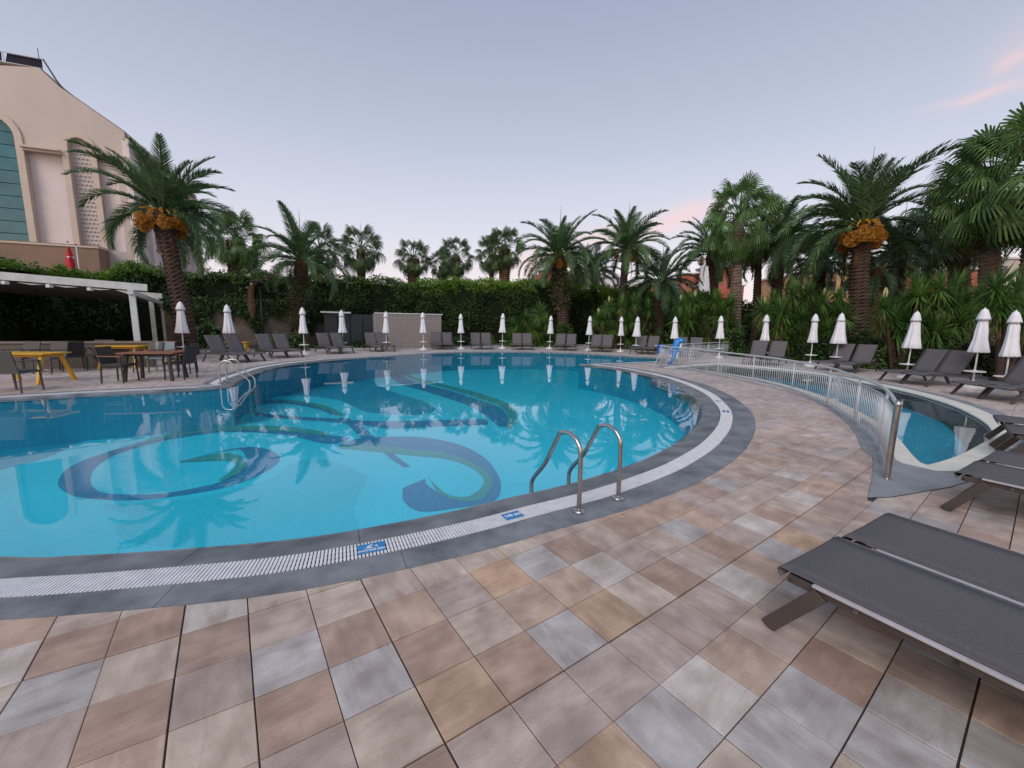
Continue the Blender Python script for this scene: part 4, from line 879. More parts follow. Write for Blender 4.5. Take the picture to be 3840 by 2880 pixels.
for k in range(24):
    s0, s1 = .45 + k * .38, .45 + (k + 1) * .38; sag = -.26 - .1 * (k % 2); sag1 = -.26 - .1 * ((k + 1) % 2)
    a0 = pp[0] + bd * s0 + rd * .08; a1 = pp[0] + bd * s1 + rd * .08; b0 = pp[2] + bd * s0; b1 = pp[2] + bd * s1
    z0, z1 = pz + .16 + .045 * (s0 + .4) + sag * .55, pz + .16 + .045 * (s1 + .4) + sag1 * .55
    cl_.poly([(a0.x, a0.y, z0), (a1.x, a1.y, z1), (b1.x, b1.y, z1), (b0.x, b0.y, z0)])
cl_.build('roof_cloth', M_FABR, pg)
# ================================================================= TABLES AND CHAIRS
def armchair(label, loc, rz, m=M_WICKER, arm=M_WOOD, group='woven armchairs at the terrace tables'):
    t = thing('armchair', label, 'chair', (*loc, 0), rz, group)     # faces +x
    w = .27
    MB().box((0, 0, .43), (.50, .52, .04)).build('seat', m, t, bevel=.012)
    MB().box((0.0, 0, .462), (.44, .46, .02)).build('seat_pad', M_GREYWICK, t, bevel=.008)
    MB().bar((-.22, 0, .42), (-.33, 0, .90), .50, .035, (1, 0, .2)).build('backrest', m, t, bevel=.01)
    for sx, sy in ((.22, 1), (.22, -1), (-.23, 1), (-.23, -1)): MB().bar((sx, sy * .25, .42), (sx * 1.08, sy * .26, 0), .028, .028, (1, 0, 0)).build('leg', m, t)
    for s in (-1, 1):
        MB().bar((.23, s * w, .43), (.21, s * w, .655), .035, .035, (1, 0, 0)).build('arm_post', m, t); MB().bar((-.27, s * w, .675), (.25, s * w, .665), .06, .025).build('armrest', arm, t, bevel=.006)
    return t
def table(name, label, loc, rz, lx, ly, m, mleg, splay=0.0, h=.74, group=None):
    t = thing(name, label, 'table', (*loc, 0), rz, group)
    n = 5
    for k in range(n): MB().box((0, (k - (n - 1) / 2) * ly / n, h - .015), (lx, ly / n - .008, .03)).build('top_board', m, t, bevel=.004)
    for sx in (-1, 1):
        for sy in (-1, 1): MB().bar((sx * (lx / 2 - .16), sy * (ly / 2 - .12 - splay * .2), h - .03), (sx * (lx / 2 - .10), sy * (ly / 2 - .06 + splay), 0), .065, .065, (1, 0, 0)).build('leg', mleg, t)
    MB().box((0, 0, h - .07), (lx - .25, ly - .28, .05)).build('apron', mleg, t)
    return t
tw = Vector(P(340, 820)); tang = .22
table('wooden_table', 'brown wooden table with dark legs near the far left pool edge', tuple(tw), tang, 1.25, .82, M_WOOD, M_WICKER)
armchair('dark woven armchair with light wooden armrests, left of the wooden table', tuple(Vector(P(262, 825))), .15)
armchair('dark woven armchair right of the wooden table, nearer of two', tuple(Vector(P(392, 818))), PI + .1)
armchair('dark woven armchair right of the wooden table, farther of two', tuple(Vector(P(399, 806))), PI + .3)
armchair('woven armchair with a pale blue back behind the wooden table', tuple(Vector(P(352, 803))), -PI / 2 + .3, mat('pale_blue_sling', (.20, .26, .28), .7))
armchair('woven armchair behind the left end of the wooden table', tuple(Vector(P(322, 803))), -PI / 2 - .1, M_GREYWICK)
t1 = Vector(P(62, 826))
table('yellow_table', 'yellow wooden picnic table nearest on the far left', tuple(t1), .1, 1.5, .74, M_YELLOW, M_YELLOW, .16)
armchair('grey woven armchair seen from behind at the near yellow table', tuple(Vector(P(42, 846))), PI / 2 + .15, M_GREYWICK, M_GREYWICK)
armchair('grey woven armchair partly cut by the left edge', tuple(Vector(P(-18, 845))), PI / 2, M_GREYWICK, M_GREYWICK)
armchair('grey woven armchair on the far side of the near yellow table, right one', tuple(Vector(P(112, 806))), -PI / 2, M_GREYWICK, M_GREYWICK)
armchair('grey woven armchair on the far side of the near yellow table, left one', tuple(Vector(P(52, 805))), -PI / 2, M_GREYWICK, M_GREYWICK)
armchair('black armchair in front of the low brown wall', tuple(Vector(P(160, 800))), PI * .8, M_BLACK, M_BLACK)
table('yellow_table', 'yellow table behind the dark woven armchair', tuple(Vector(P(268, 746, .74))), .2, 1.15, .7, M_YELLOW, M_YELLOW, .16)
table('yellow_table', 'yellow table seen between the pergola posts', tuple(Vector(P(325, 738, .74))), .3, 1.4, .75, M_YELLOW, M_YELLOW, .16)
table('yellow_table', 'small yellow table deep under the pergola at the left edge', tuple(Vector(P(50, 741, .74))), .2, 1.6, .75, M_YELLOW, M_YELLOW, .16)
table('yellow_bench', 'yellow bench behind the second parasol', tuple(Vector(P(503, 738, .55))), .1, 1.5, .4, M_YELLOW, M_YELLOW, .05, .55)
armchair('grey woven armchair in front of the brown wall by the yellow table', tuple(Vector(P(222, 795))), -PI / 2 + .4, M_GREYWICK, M_GREYWICK)
# ================================================================= LAMP POST WITH A DEAD FROND
lpX, lpY = P(571, 757)
lamp = thing('lamp_post', 'tall thin black lamp post left of the third parasol', 'lamp post', (lpX, lpY, 0)); lz = hgt(612, lpX, lpY)
MB().tube([(0, 0, 0), (0, 0, lz)], .045, 10).build('pole', M_BLACK, lamp, smooth=True)
MB().lathe([(.10, lz), (.34, lz + .03), (.30, lz + .12), (.08, lz + .18)], 16, c=(-.12, 0)).build('lamp_hood', M_BLACK, lamp); MB().lathe([(.02, lz - .12), (.10, lz - .08), (.10, lz), (.02, lz)], 12, c=(-.38, 0)).build('lamp_globe', M_WPLA, lamp, smooth=True)
dX = at_depth(552, lpY - .1); fz = [hgt(y, lpX, lpY - .15) for y in (590, 612, 650, 688)]
df = MB().tube(catmull([(at_depth(604, lpY - .15), lpY - .15, fz[0]), (lpX + .1, lpY - .15, fz[1] + .1), (lpX - .35, lpY - .15, fz[1] - .2), (at_depth(546, lpY - .15), lpY - .15, fz[2]), (at_depth(547, lpY - .15), lpY - .15, fz[3])], 5), [.03] * 6 + [.05] * 4 + [.14] * 4 + [.17] * 4 + [.14, .1, .06], 6); df.build('dead_frond', M_SHEATH, None, smooth=False, label='dry brown palm sheath hanging over the black lamp post', category='dead leaf')
# ================================================================= LEFT HOTEL
Yc = 46.0; r_ = ray(296, 540); C0 = Vector((r_[0] / r_[1] * Yc, Yc)); FD = Vector((.926, .377)); FN = Vector((-.377, .926))     # FD runs right and away along the front, FN runs back
def FPX(x, y, depth=0.0):
    "front plane coordinates (s leftwards negative, z) of a survey sheet point; depth = metres behind the front plane"
    d = ray(x, y); o = C0 + FN * depth; k = (o.x * FN.x + o.y * FN.y) / (d[0] * FN.x + d[1] * FN.y)
    X, Y, Z = d[0] * k, d[1] * k, EYE + d[2] * k; return ((X - C0.x) * FD.x + (Y - C0.y) * FD.y, Z)
def F3(s, z, depth=0.0): v = C0 + FD * s + FN * depth; return (v.x, v.y, z)
hotel = thing('hotel_building', 'large beige and pink hotel with arched teal window and sloping gable', 'building')
def slab_holes(name, outer, holes, d0, d1, m, parent):
    bm = bmesh.new(); loops = []
    for lp in [outer] + holes:
        vs_ = [bm.verts.new(F3(s, z, d0)) for s, z in lp]; loops.append(vs_)
    es = [bm.edges.new((l[i], l[(i + 1) % len(l)])) for l in loops for i in range(len(l))]
    bmesh.ops.triangle_fill(bm, use_beauty=True, edges=es)
    for l in loops:
        bk = [bm.verts.new((v.co.x + FN.x * (d1 - d0), v.co.y + FN.y * (d1 - d0), v.co.z)) for v in l]
        for i in range(len(l)): j = (i + 1) % len(l); bm.faces.new((l[i], l[j], bk[j], bk[i]))
    bmesh.ops.recalc_face_normals(bm, faces=bm.faces)
    me = bpy.data.meshes.new(name); bm.to_mesh(me); bm.free(); me.materials.append(m); return link(name, me, parent)
def arch(sl, sr_, zb, zt, n=14):
    c = (sl + sr_) / 2; r = (sr_ - sl) / 2; return [(sl, zb)] + [(c - r * math.cos(PI * k / n), zt - r + r * math.sin(PI * k / n)) for k in range(n + 1)] + [(sr_, zb)]
gr, gzt = FPX(50, 420); _, zb_w = FPX(50, 530); _, zt_w = FPX(14, 252); sL_w = gr - 3.7
nl, _ = FPX(158, 400); nr_, _ = FPX(203, 400); _, zt_n = FPX(180, 300); _, zb_n = FPX(190, 543)
p1l, _ = FPX(64, 400); p1r, _ = FPX(150, 400); _, z1t = FPX(100, 331); p2l, _ = FPX(213, 450); _, z2t = FPX(240, 345)
top = [FPX(0, 141), FPX(84, 146), FPX(128, 187), FPX(268, 284), FPX(292, 303)]
sleft = -34
outer = [(sleft, 2), (sleft, top[0][1])] + [(s, z) for s, z in top] + [(0.35, top[-1][1] - .35), (.35, 2)]
outer = [outer[0], outer[1]] + [(s, z) for s, z in top[:4]] + [(.0, top[-1][1]), (0, 2)]
holes = [arch(sL_w, gr, zb_w, zt_w), [(p1l, zb_w), (p1l, z1t), (p1r, z1t), (p1r, zb_w)], arch(nl, nr_, zb_w, zt_n), [(p2l, zb_w), (p2l, z2t), (-.9, z2t), (-.9, zb_w)]]
slab_holes('front_wall', outer, holes, 0, .75, M_CREAM, hotel)
bk = MB(); bk.poly([F3(p1l - .2, zb_w - .3, .55), F3(p1r + .2, zb_w - .3, .55), F3(p1r + .2, z1t + .3, .55), F3(p1l - .2, z1t + .3, .55)]).poly([F3(p2l - .2, zb_w - .3, .55), F3(-.6, zb_w - .3, .55), F3(-.6, z2t + .3, .55), F3(p2l - .2, z2t + .3, .55)]); bk.build('pink_panel', M_ROSE, hotel)
MB().bar(F3(p2l, zb_w + 3.2, .5), F3(-.9, zb_w + 3.2, .5), .2, .18).build('panel_band', M_MOULD, hotel)
# big window: panes between mullions
nrow = 10
for k in range(nrow):
    z0, z1 = zb_w + (zt_w - zb_w) * k / nrow, zb_w + (zt_w - zb_w) * (k + 1) / nrow - .06
    for s0, s1 in ((sL_w, gr),): MB().poly([F3(s0, z0, .45), F3(s1, z0, .45), F3(s1, z1, .45), F3(s0, z1, .45)]).build('window_pane', M_GLASS, hotel)
MB().poly([F3(sL_w - .5, zb_w, .52), F3(gr + .3, zb_w, .52), F3(gr + .3, zt_w + .5, .52), F3(sL_w - .5, zt_w + .5, .52)]).build('window_frame', M_PV, hotel)
# textured arch panel with half round scales
MB().poly([F3(nl - .2, zb_w - .2, .5), F3(nr_ + .2, zb_w - .2, .5), F3(nr_ + .2, zt_n + .2, .5), F3(nl - .2, zt_n + .2, .5)]).build('scale_panel', mat('scale_backing', (.53, .48, .45), .9), hotel)
sc = MB(); rows = int((zt_n - zb_w) / .42)
for k in range(rows):
    for q in range(5):
        s = nl + (nr_ - nl) * (q + (.5 if k % 2 else .1)) / 5 + .1; z = zb_w + .15 + k * .42
        pts = [F3(s + .19 * math.cos(PI * a / 6), z + .19 * math.sin(PI * a / 6), .40) for a in range(7)]; pts2 = [F3(s + .11 * math.cos(PI * a / 6), z + .11 * math.sin(PI * a / 6), .40) for a in range(7)]
        for a in range(6): sc.poly([pts[a], pts[a + 1], pts2[a + 1], pts2[a]]); sc.poly([pts[a], F3(s + .19 * math.cos(PI * a / 6), z + .19 * math.sin(PI * a / 6), .5), F3(s + .19 * math.cos(PI * (a + 1) / 6), z + .19 * math.sin(PI * (a + 1) / 6), .5), pts[a + 1]])
sc.build('scale_relief', mat('scale_relief', (.60, .55, .52), .9), hotel, kind='stuff')
def moulding(name, path, w, dep, m):
    mb_ = MB()
    for i in range(len(path) - 1):
        a, b = Vector(path[i]), Vector(path[i + 1]); t = (b - a).normalized(); n = Vector((-t.y, t.x))
        t2 = (Vector(path[min(i + 2, len(path) - 1)]) - a).normalized() if i + 2 < len(path) else t; t0 = (b - Vector(path[max(i - 1, 0)])).normalized(); na, nb = Vector((-t0.y, t0.x)), Vector((-t2.y, t2.x))
        p = [F3(*a, -dep), F3(*b, -dep), F3(*(b + nb * w), -dep), F3(*(a + na * w), -dep)]; q = [F3(*a, .02), F3(*b, .02), F3(*(b + nb * w), .02), F3(*(a + na * w), .02)]
        mb_.poly(p); mb_.poly([p[3], p[2], q[2], q[3]]); mb_.poly([p[1], p[0], q[0], q[1]])
    return mb_.build(name, m, hotel)
moulding('arch_moulding', arch(sL_w - .02, gr + .02, zb_w, zt_w + .02), .55, .16, M_MOULD); moulding('arch_moulding', arch(nl - .02, nr_ + .02, zb_w, zt_n + .02), .5, .14, M_MOULD)
for s0, s1, z in ((gr + .5, nl - .5, z1t), (nr_ + .5, 0.1, z2t)):
    MB().bar(F3(s0, z + .28, -.3), F3(s1, z + .28, -.3), .7, .18).build('cornice', M_MOULD, hotel); MB().bar(F3(s0, z + .08, -.15), F3(s1, z + .08, -.15), .4, .22).build('cornice', M_MOULD, hotel)
bse, _ = FPX(236, 560); MB().bar(F3(-34, zb_w / 2 + .4, -.9), F3(bse, zb_w / 2 + .4, -.9), 2.2, zb_w - .5).build('base_wall', M_BROWN, hotel)
MB().bar(F3(-34, zb_w - .02, -.9), F3(bse + .1, zb_w - .02, -.9), 2.4, .16).build('base_cap', M_MOULD, hotel)
MB().bar(F3(-34, 3, .9), F3(-.05, 3, .9), .4, 6).build('back_wall', M_ROSE, hotel)
# side wing going back
Lw = 21.5; ez = top[-1][1]
def S3_(t, z, o=0.0): v = C0 + FN * t + FD * o; return (v.x, v.y, z)
sd_ = MB().poly([S3_(0.01, 2, 0), S3_(Lw, 2, 0), S3_(Lw, ez, 0), S3_(0.01, ez, 0)]).poly([S3_(Lw, 2, 0), S3_(Lw, 2, -14), S3_(Lw, ez, -14), S3_(Lw, ez, 0)]); sd_.build('side_wall', M_ROSE, hotel)
rf = MB(); rp = [(0.25, ez - .2), (top[3][0], top[3][1] + .1), (top[2][0], top[2][1] + .1), (top[1][0], top[1][1] + .1), (sleft, top[0][1] + .1)]
for i in range(4):
    a, b = rp[i], rp[i + 1]; rf.poly([F3(a[0], a[1], .3), F3(b[0], b[1], .3), F3(b[0], b[1], Lw), F3(a[0], a[1], Lw)])
rf.build('roof', M_CREAM, hotel)
MB().bar(S3_(0, ez - .1, .15), S3_(Lw, ez - .1, .15), .5, .35).build('eave', M_MOULD, hotel)
nb = 6
for k in range(nb + 1): MB().bar(S3_(Lw * k / nb, 2, .12), S3_(Lw * k / nb, ez - .3, .12), .7, .55, (FD.x, FD.y, 0)).build('pilaster', M_ROSE, hotel)
for k in range(nb):
    t0 = Lw * (k + .28) / nb; t1 = Lw * (k + .72) / nb
    for fl_ in range(5):
        z = 3.6 + fl_ * 3.1
        if z + 1.9 > ez: continue
        w_ = MB().poly([S3_(t0, z, .03), S3_(t1, z, .03), S3_(t1, z + 1.8, .03), S3_(t0, z + 1.8, .03)]).build('window', M_WIN, hotel)
        MB().bar(S3_(t0 - .1, z - .08, .12), S3_(t1 + .1, z - .08, .12), .3, .12).build('sill', M_MOULD, w_)
# roof equipment
pv0, pvz = FPX(-6, 139); pv1, _ = FPX(84, 139)
for k in range(3):
    a = pv1 - (k + 1) * 2.9; z = top[1][1]
    MB().poly([F3(a, z + .25, 1.0), F3(a + 2.7, z + .25, 1.0), F3(a + 2.6, z + 1.3, 1.25), F3(a + .1, z + 1.3, 1.25)]).build('solar_panel', M_PV, hotel)
    MB().tube([F3(a, z, .9), F3(a - .15, z + 1.2, 1.1)], .05, 6).tube([F3(a - .15, z + 1.3, 1.1), F3(a + 2.75, z + 1.3, 1.1)], .05, 6).tube([F3(a, z + .35, .95), F3(a + 2.7, z + .35, .95)], .04, 6).build('panel_frame', M_GALV, hotel)
q0 = (pv1 - .1, top[1][1] + 1.25); q1, q2 = FPX(110, 163), FPX(132, 190)
MB().tube([F3(*q0, 1.0), F3(*q1, .8), F3(*q2, .6)], .07, 6).build('roof_pipe', M_FRAME, hotel)
MB().tube([F3(q0[0] - .3, q0[1], 1), F3(q0[0] - .3, q0[1] + .9, 1)], .03, 6).build('antenna', M_FRAME, hotel)
# flag poles in front of the brown base
for x, y0, y1, flag in ((146, 524, 572, True), (164, 530, 572, False)):
    s, z = FPX(x, y0, -4); v = C0 + FD * s - FN * 4
    fpole = thing('flagpole', 'pole with a limp red flag in front of the brown hotel base' if flag else 'bare pole right of the red flag in front of the hotel base', 'flagpole', (v.x, v.y, 0))
    MB().tube([(0, 0, 0), (0, 0, z)], .05, 8).build('pole', M_GALV, fpole, smooth=True); MB().lathe([(.02, z), (.09, z + .06), (.02, z + .14)], 10).build('ball', M_BLACK, fpole)
    if flag:
        MB().lathe([(.05, z - 3.1), (.24, z - 2.9), (.30, z - 2.0), (.22, z - 1.2), (.10, z - .5), (.03, z - .3)], 14, wob=lambda i, a: 1 + .3 * math.cos(3 * a + i)).build('flag_cloth', M_FLAG, fpole, smooth=True)
        MB().lathe([(.05, z - 1.5), (.225, z - 1.45), (.24, z - 1.3), (.05, z - 1.25)], 14, wob=lambda i, a: 1 + .28 * math.cos(3 * a + 3)).build('flag_crescent', M_SIGNW, fpole)
# ================================================================= BUILDINGS FAR RIGHT
def bx3(name, label, cat, x0, x1, ytop, Y, dep, m, ybot=700, z0=0.0):
    X0, X1 = at_depth(x0, Y), at_depth(x1, Y); z = hgt(ytop, (X0 + X1) / 2, Y); return X0, X1, z
def dome(label, px, pw, ydrum, ydome, ytip, Y, smallr=False, m=M_RED):
    X = at_depth(px, Y); r = pw / 2 / 890 * Y; zd = hgt(ydrum, X, Y); zt = hgt(ytip, X, Y); zc = hgt(ydome, X, Y)
    t = thing('domed_tower', label, 'tower', (X, Y, 0))
    MB().lathe([(r, 0), (r, zd)], 8 if not smallr else 12).build('drum', m, t)
    MB().lathe([(r * 1.12, zd), (r * 1.14, zd + .25), (r * 1.0, zd + .35), (r * .9, zd + (zc - zd) * .55), (r * .62, zd + (zc - zd) * .85), (r * .25, zc), (r * .1, zc + (zt - zc) * .3), (.05, zt)], 24).build('dome', M_ROOFW, t, smooth=True)
    for k in range(8):
        a = 2 * PI * (k + .5) / 8; c = (math.cos(a) * r * .93, math.sin(a) * r * .93, zd - 2.2); MB().box(c, (.12, r * .3, 1.7), a).build('window', M_WIN, t)
    return t
dome('red drum with a white pointed dome left of the ivy-covered palm', 1181, 40, 587, 572, 546, 95)
dome('small red drum with a low white cone beside the pointed dome', 1156, 20, 596, 588, 572, 100, True)
dome('tall slim white ogee dome seen between two palms', 1314, 42, 602, 588, 558, 92, False, M_ROOFW)
dome('white ogee roof on the low white block', 1290, 26, 606, 597, 583, 98, True, M_ROOFW)
dome('large red drum with a wide white dome behind the right palms', 1545, 84, 583, 568, 545, 80)
dome('low red drum with a white conical roof, right of the low palm crown', 1480, 50, 596, 590, 575, 84)
def house(label, x0, x1, ytop, Y, dep, m, rows, cols, roofm=M_ROOFW, wz=(1.2, 1.5)):
    X0, X1 = at_depth(x0, Y), at_depth(x1, Y); z = hgt(ytop, (X0 + X1) / 2, Y); t = thing('background_building', label, 'building', ((X0 + X1) / 2, Y, 0)); w = X1 - X0
    MB().box((0, dep / 2, z / 2), (w, dep, z)).build('wall', m, t); MB().box((0, dep / 2, z + .12), (w + .5, dep + .5, .3)).build('roof', roofm, t)
    for c in range(cols):
        for r in range(rows):
            xx = -w / 2 + w * (c + .5) / cols; zz = z - 1.9 - r * 3.0
            if zz < 1: continue
            f = MB().box((xx, -.03, zz), (wz[0], .08, wz[1])).build('window', M_WIN, t); MB().box((xx, -.10, zz - wz[1] / 2 - .08), (wz[0] + .3, .2, .12)).build('sill', M_MOULD, f)
    return t
house('low white block with rounded white roofs behind the hedge', 1285, 1400, 607, 96, 10, M_ROOFW, 1, 3)
house('low red wall with white roof edge behind the hedge', 1400, 1535, 606, 88, 8, M_RED, 1, 3)
MB().lathe([(.9, 0), (.9, hgt(560, at_depth(1516, 70), 70)), (.6, hgt(552, at_depth(1516, 70), 70))], 16).build('white_column', M_ROOFW, None, label='white round column left of the large red drum', category='column').location = (at_depth(1516, 70), 70, 0)
house('red and cream house part behind the leaning palm trunks', 1510, 1600, 617, 78, 8, M_RED, 1, 3)
house('ochre hotel wing with small windows behind the thick twin trunks', 1735, 1905, 590, 62, 12, M_OCHRE, 2, 5)
house('taller sand coloured hotel wing with white roof edge at the right', 1880, 2085, 566, 60, 12, mat('sand_render', (.48, .36, .26), .9), 2, 6)
house('red rendered house corner at the far right', 2040, 2135, 583, 52, 9, M_RED, 1, 2)
house('cream building part at the right edge', 2125, 2330, 560, 70, 9, M_CREAM, 2, 5)
# ================================================================= FOLIAGE
def fol(name, V, m, parent, **kw): return link(name, quads_mesh(name, V, m), parent, **kw)
def hedge(label, pts, ztops, th, density, leaf, name='hedge', young=.35, seed=1, zlow=0.0, band=.42):
    t = thing(name, label, 'hedge'); p = resample(catmull([(x, y, z) for (x, y), z in zip(pts, ztops)], 8), .5); n = len(p)
    core = MB(); nn = []
    for i in range(n):
        d = p[min(i + 1, n - 1)] - p[max(i - 1, 0)]; d = d[:2] / np.linalg.norm(d[:2]); nn.append(np.array([d[1], -d[0]]))
    for i in range(n - 1):
        for s in (-1, 1):
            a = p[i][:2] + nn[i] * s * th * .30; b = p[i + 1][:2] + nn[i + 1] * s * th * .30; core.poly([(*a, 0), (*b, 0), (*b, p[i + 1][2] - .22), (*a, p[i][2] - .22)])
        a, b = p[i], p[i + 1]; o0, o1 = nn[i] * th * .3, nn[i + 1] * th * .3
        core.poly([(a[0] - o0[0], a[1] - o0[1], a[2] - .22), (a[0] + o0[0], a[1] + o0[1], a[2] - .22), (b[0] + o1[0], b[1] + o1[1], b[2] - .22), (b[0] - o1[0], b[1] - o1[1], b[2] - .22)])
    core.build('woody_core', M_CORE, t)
    nn = np.array(nn); seg = np.linalg.norm(np.diff(p[:, :2], axis=0), axis=1); L = seg.sum(); s_ = np.concatenate([[0], np.cumsum(seg)])
    zmean = p[:, 2].mean(); N_ = int(L * (zmean + th) * density * 1.25)
    u = RNG.random(N_) * L; X = np.interp(u, s_, p[:, 0]); Y = np.interp(u, s_, p[:, 1]); Z = np.interp(u, s_, p[:, 2]); nx = np.interp(u, s_, nn[:, 0]); ny = np.interp(u, s_, nn[:, 1])
    # lumpy surface
    def lump(a, b): return .10 * np.sin(a * .31 + 2) + .22 * np.sin(a * 1.7 + 1.3 * np.sin(b * 1.1)) + .18 * np.sin(a * .63 + b * 2.1 + 1) + .12 * np.sin(a * 4.1 + b * 3.3)
    front = RNG.random(N_) < zmean / (zmean + th * 1.9); vz = zlow + (Z - zlow) * np.sqrt(RNG.random(N_) * .95 + .05)
    off = np.where(front, th * .5 + lump(u, vz) - np.abs(RNG.normal(size=N_)) * .16, (RNG.random(N_) - .4) * th)
    zz = np.where(front, vz, Z + lump(u * 1.3, off * 2) * .7 + RNG.normal(size=N_) * .12)
    off = np.where(front, off - .5 * np.clip((vz - Z + .6), 0, 1) ** 2, off)
    pts3 = np.stack([X + nx * off, Y + ny * off, zz], 1)
    nrm = np.stack([nx, ny, np.where(front, .35, 1.2)], 1)
    Vq = leaves_at(pts3, leaf, nrm, 1.0)
    isy = (zz > Z - band + .22 * RNG.normal(size=N_)) & (RNG.random(N_) < young)
    fol('foliage', Vq[~isy], M_HEDGE, t)
    # young shoots standing up
    k = int(isy.sum() * 1.0); yp = pts3[isy]; yp[:, 2] += RNG.random(k) * .16 - .10; fol('young_shoots', leaves_at(yp, leaf * 1.0, nrm[isy] * [1, 1, .3] + [0, 0, 0], 1.0, .42), M_HTOP, t)
    return t
def zt(px, Y, py): return hgt(py, at_depth(px, Y), Y)
H1 = [((-36, 17), 545), ((-30, 20), 548), ((-27, 24), 562), ((-24.5, 26.8), 582), ((-21.8, 28.3), 584)]
def ztops(l): return [hgt(y, x, Y) - .38 for (x, Y), y in l]
hl = [((at_depth(-220, 19), 19), 545), ((at_depth(0, 21), 21), 553), ((at_depth(60, 22), 22), 560), ((at_depth(130, 23.5), 23.5), 574), ((at_depth(210, 25), 25), 580), ((at_depth(290, 26.5), 26.5), 562), ((at_depth(350, 27.5), 27.5), 574)]
hedge('tall dark hedge with bright new tips behind the white pergola', [a for a, _ in hl], ztops(hl), 1.6, 170, .085, young=.8, band=.6)
hm = [((at_depth(352, 28), 28), 580), ((at_depth(430, 28.5), 28.5), 584), ((at_depth(560, 30), 30), 586), ((at_depth(700, 32), 32), 592), ((at_depth(850, 33.5), 33.5), 602), ((at_depth(905, 34), 34), 612)]
hedge('dark rough hedge above the garden wall, behind the left loungers', [a for a, _ in hm], ztops(hm), 1.5, 170, .085, young=.35)
hc = [((at_depth(900, 34), 34), 606), ((at_depth(950, 34.3), 34.3), 600), ((at_depth(1050, 34.8), 34.8), 601), ((at_depth(1190, 35), 35), 602), ((at_depth(1260, 35), 35), 613), ((at_depth(1400, 34.5), 34.5), 620), ((at_depth(1525, 34), 34), 628)]
hedge('clipped dense hedge with yellow-green top in the centre, behind the far loungers', [a for a, _ in hc], ztops(hc), 1.7, 190, .08, young=.95, band=.75)
hr = [((at_depth(1520, 33.5), 33.5), 640), ((at_depth(1640, 31), 31), 655), ((at_depth(1760, 28), 28), 655), ((at_depth(1900, 25), 25), 650), ((at_depth(2050, 22), 22), 645), ((at_depth(2200, 19.5), 19.5), 640), ((at_depth(2500, 15), 15), 640)]
hedge('dark shrub belt behind the yuccas on the right', [a for a, _ in hr], ztops(hr), 1.6, 170, .085, young=.1)
iv = thing('ivy', 'loose ivy and hanging creeper over the brown garden wall', 'ivy')
k_ = 16000; u_ = RNG.random(k_); X_ = -20.5 + 8.7 * u_; Y_ = np.interp(X_, [-20.5, -16.2, -11.8], [24.6, 26.2, 29.2]) - .25 - np.abs(RNG.normal(size=k_)) * .12; Z_ = 2.9 * RNG.random(k_)
keep_ = (np.sin(X_ * 2.3 + 1) + np.sin(X_ * 5.1 + Z_ * 1.3) * .6 + (Z_ - 1.55) * 1.9 + RNG.normal(size=k_) * .35) > .25
fol('foliage', leaves_at(np.stack([X_, Y_, Z_], 1)[keep_], .085, np.array([[.3, -1, .3]]), .9), M_HEDGE, iv)
def bush(px, ptop, wpx, Y, label, m=M_BUSH, leaf=.05, name='shrub', cat='shrub', n=None, asp=.9):
    X = at_depth(px, Y); r = wpx / 2 / 890 * Y; h = hgt(ptop, X, Y); t = thing(name, label, cat, (X, Y, 0))
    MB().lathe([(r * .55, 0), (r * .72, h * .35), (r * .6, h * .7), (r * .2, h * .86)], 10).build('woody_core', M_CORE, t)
    k = n or int(1500 * (r * r + r * h) / (leaf / .05) ** 1.5); k = min(k, 9000)
    d = RNG.normal(size=(k, 3)); d[:, 2] = np.abs(d[:, 2]) * .9 + .05; d /= np.linalg.norm(d, axis=1)[:, None]
    lum = 1 + .12 * np.sin(d[:, 0] * 7 + X) + .10 * np.sin(d[:, 1] * 9 + d[:, 2] * 6 + Y)
    rad = lum * (1 - np.abs(RNG.normal(size=k)) * .10); pts = d * rad[:, None] * np.array([r, r * .8, h]) ; low = RNG.random(k) < .35; pts[low, 2] *= RNG.random(low.sum())
    fol('foliage', leaves_at(pts, leaf, d, .9), m, t); return t
bush(450, 696, 66, 22.5, 'leafy green clump between the first two parasols', M_BUSH, .075)
bush(590, 722, 70, 21.8, 'low clipped green shrub left of the third parasol', M_BUSH, .05); bush(635, 722, 50, 22.5, 'low clipped green shrub behind the third parasol', M_BUSH, .05)
bush(700, 738, 60, 25, 'dark low shrub in front of the cabinet, left', M_HEDGE, .05); bush(775, 738, 60, 26.3, 'dark low shrub in front of the cabinet, right', M_HEDGE, .05)
bush(945, 705, 40, 27.8, 'thin pale green shrub climbing the right end of the mosaic wall', M_IVY, .05, n=900)
bush(1000, 727, 90, 30.5, 'broad low shrub right of the mosaic wall', M_HEDGE, .05); bush(1040, 722, 66, 31, 'dark green shrub behind the seventh lounger pair', M_BUSH, .05)
bush(1218, 698, 46, 29.8, 'round clipped shrub at the foot of the ivy-covered palm', M_BUSH, .05); bush(1292, 706, 36, 29, 'round shrub left of the flowering yucca', M_BUSH, .05)
bush(1392, 706, 40, 27.5, 'round shrub behind the two close parasols', M_BUSH, .05); bush(1428, 714, 40, 26.5, 'flat clipped shrub at the foot of the low palm', M_BUSH, .05); bush(1462, 704, 46, 26, 'bright green shrub behind the dolphin figure', M_BUSH, .055)
bush(1585, 708, 60, 23, 'round dark shrub below the pale ringed palm trunk', M_BUSH, .055); bush(1640, 722, 46, 22, 'low dark shrub right of the pale trunk', M_HEDGE, .055)
bush(1800, 715, 90, 21, 'dense shrub behind the wide parasol', M_HEDGE, .06); bush(1870, 712, 100, 19.5, 'low dark shrub at the foot of the twin palms', M_HEDGE, .06); bush(1900, 745, 60, 16.8, 'tuft of fine green growth behind the uneven lounger backs', M_BUSH, .06)
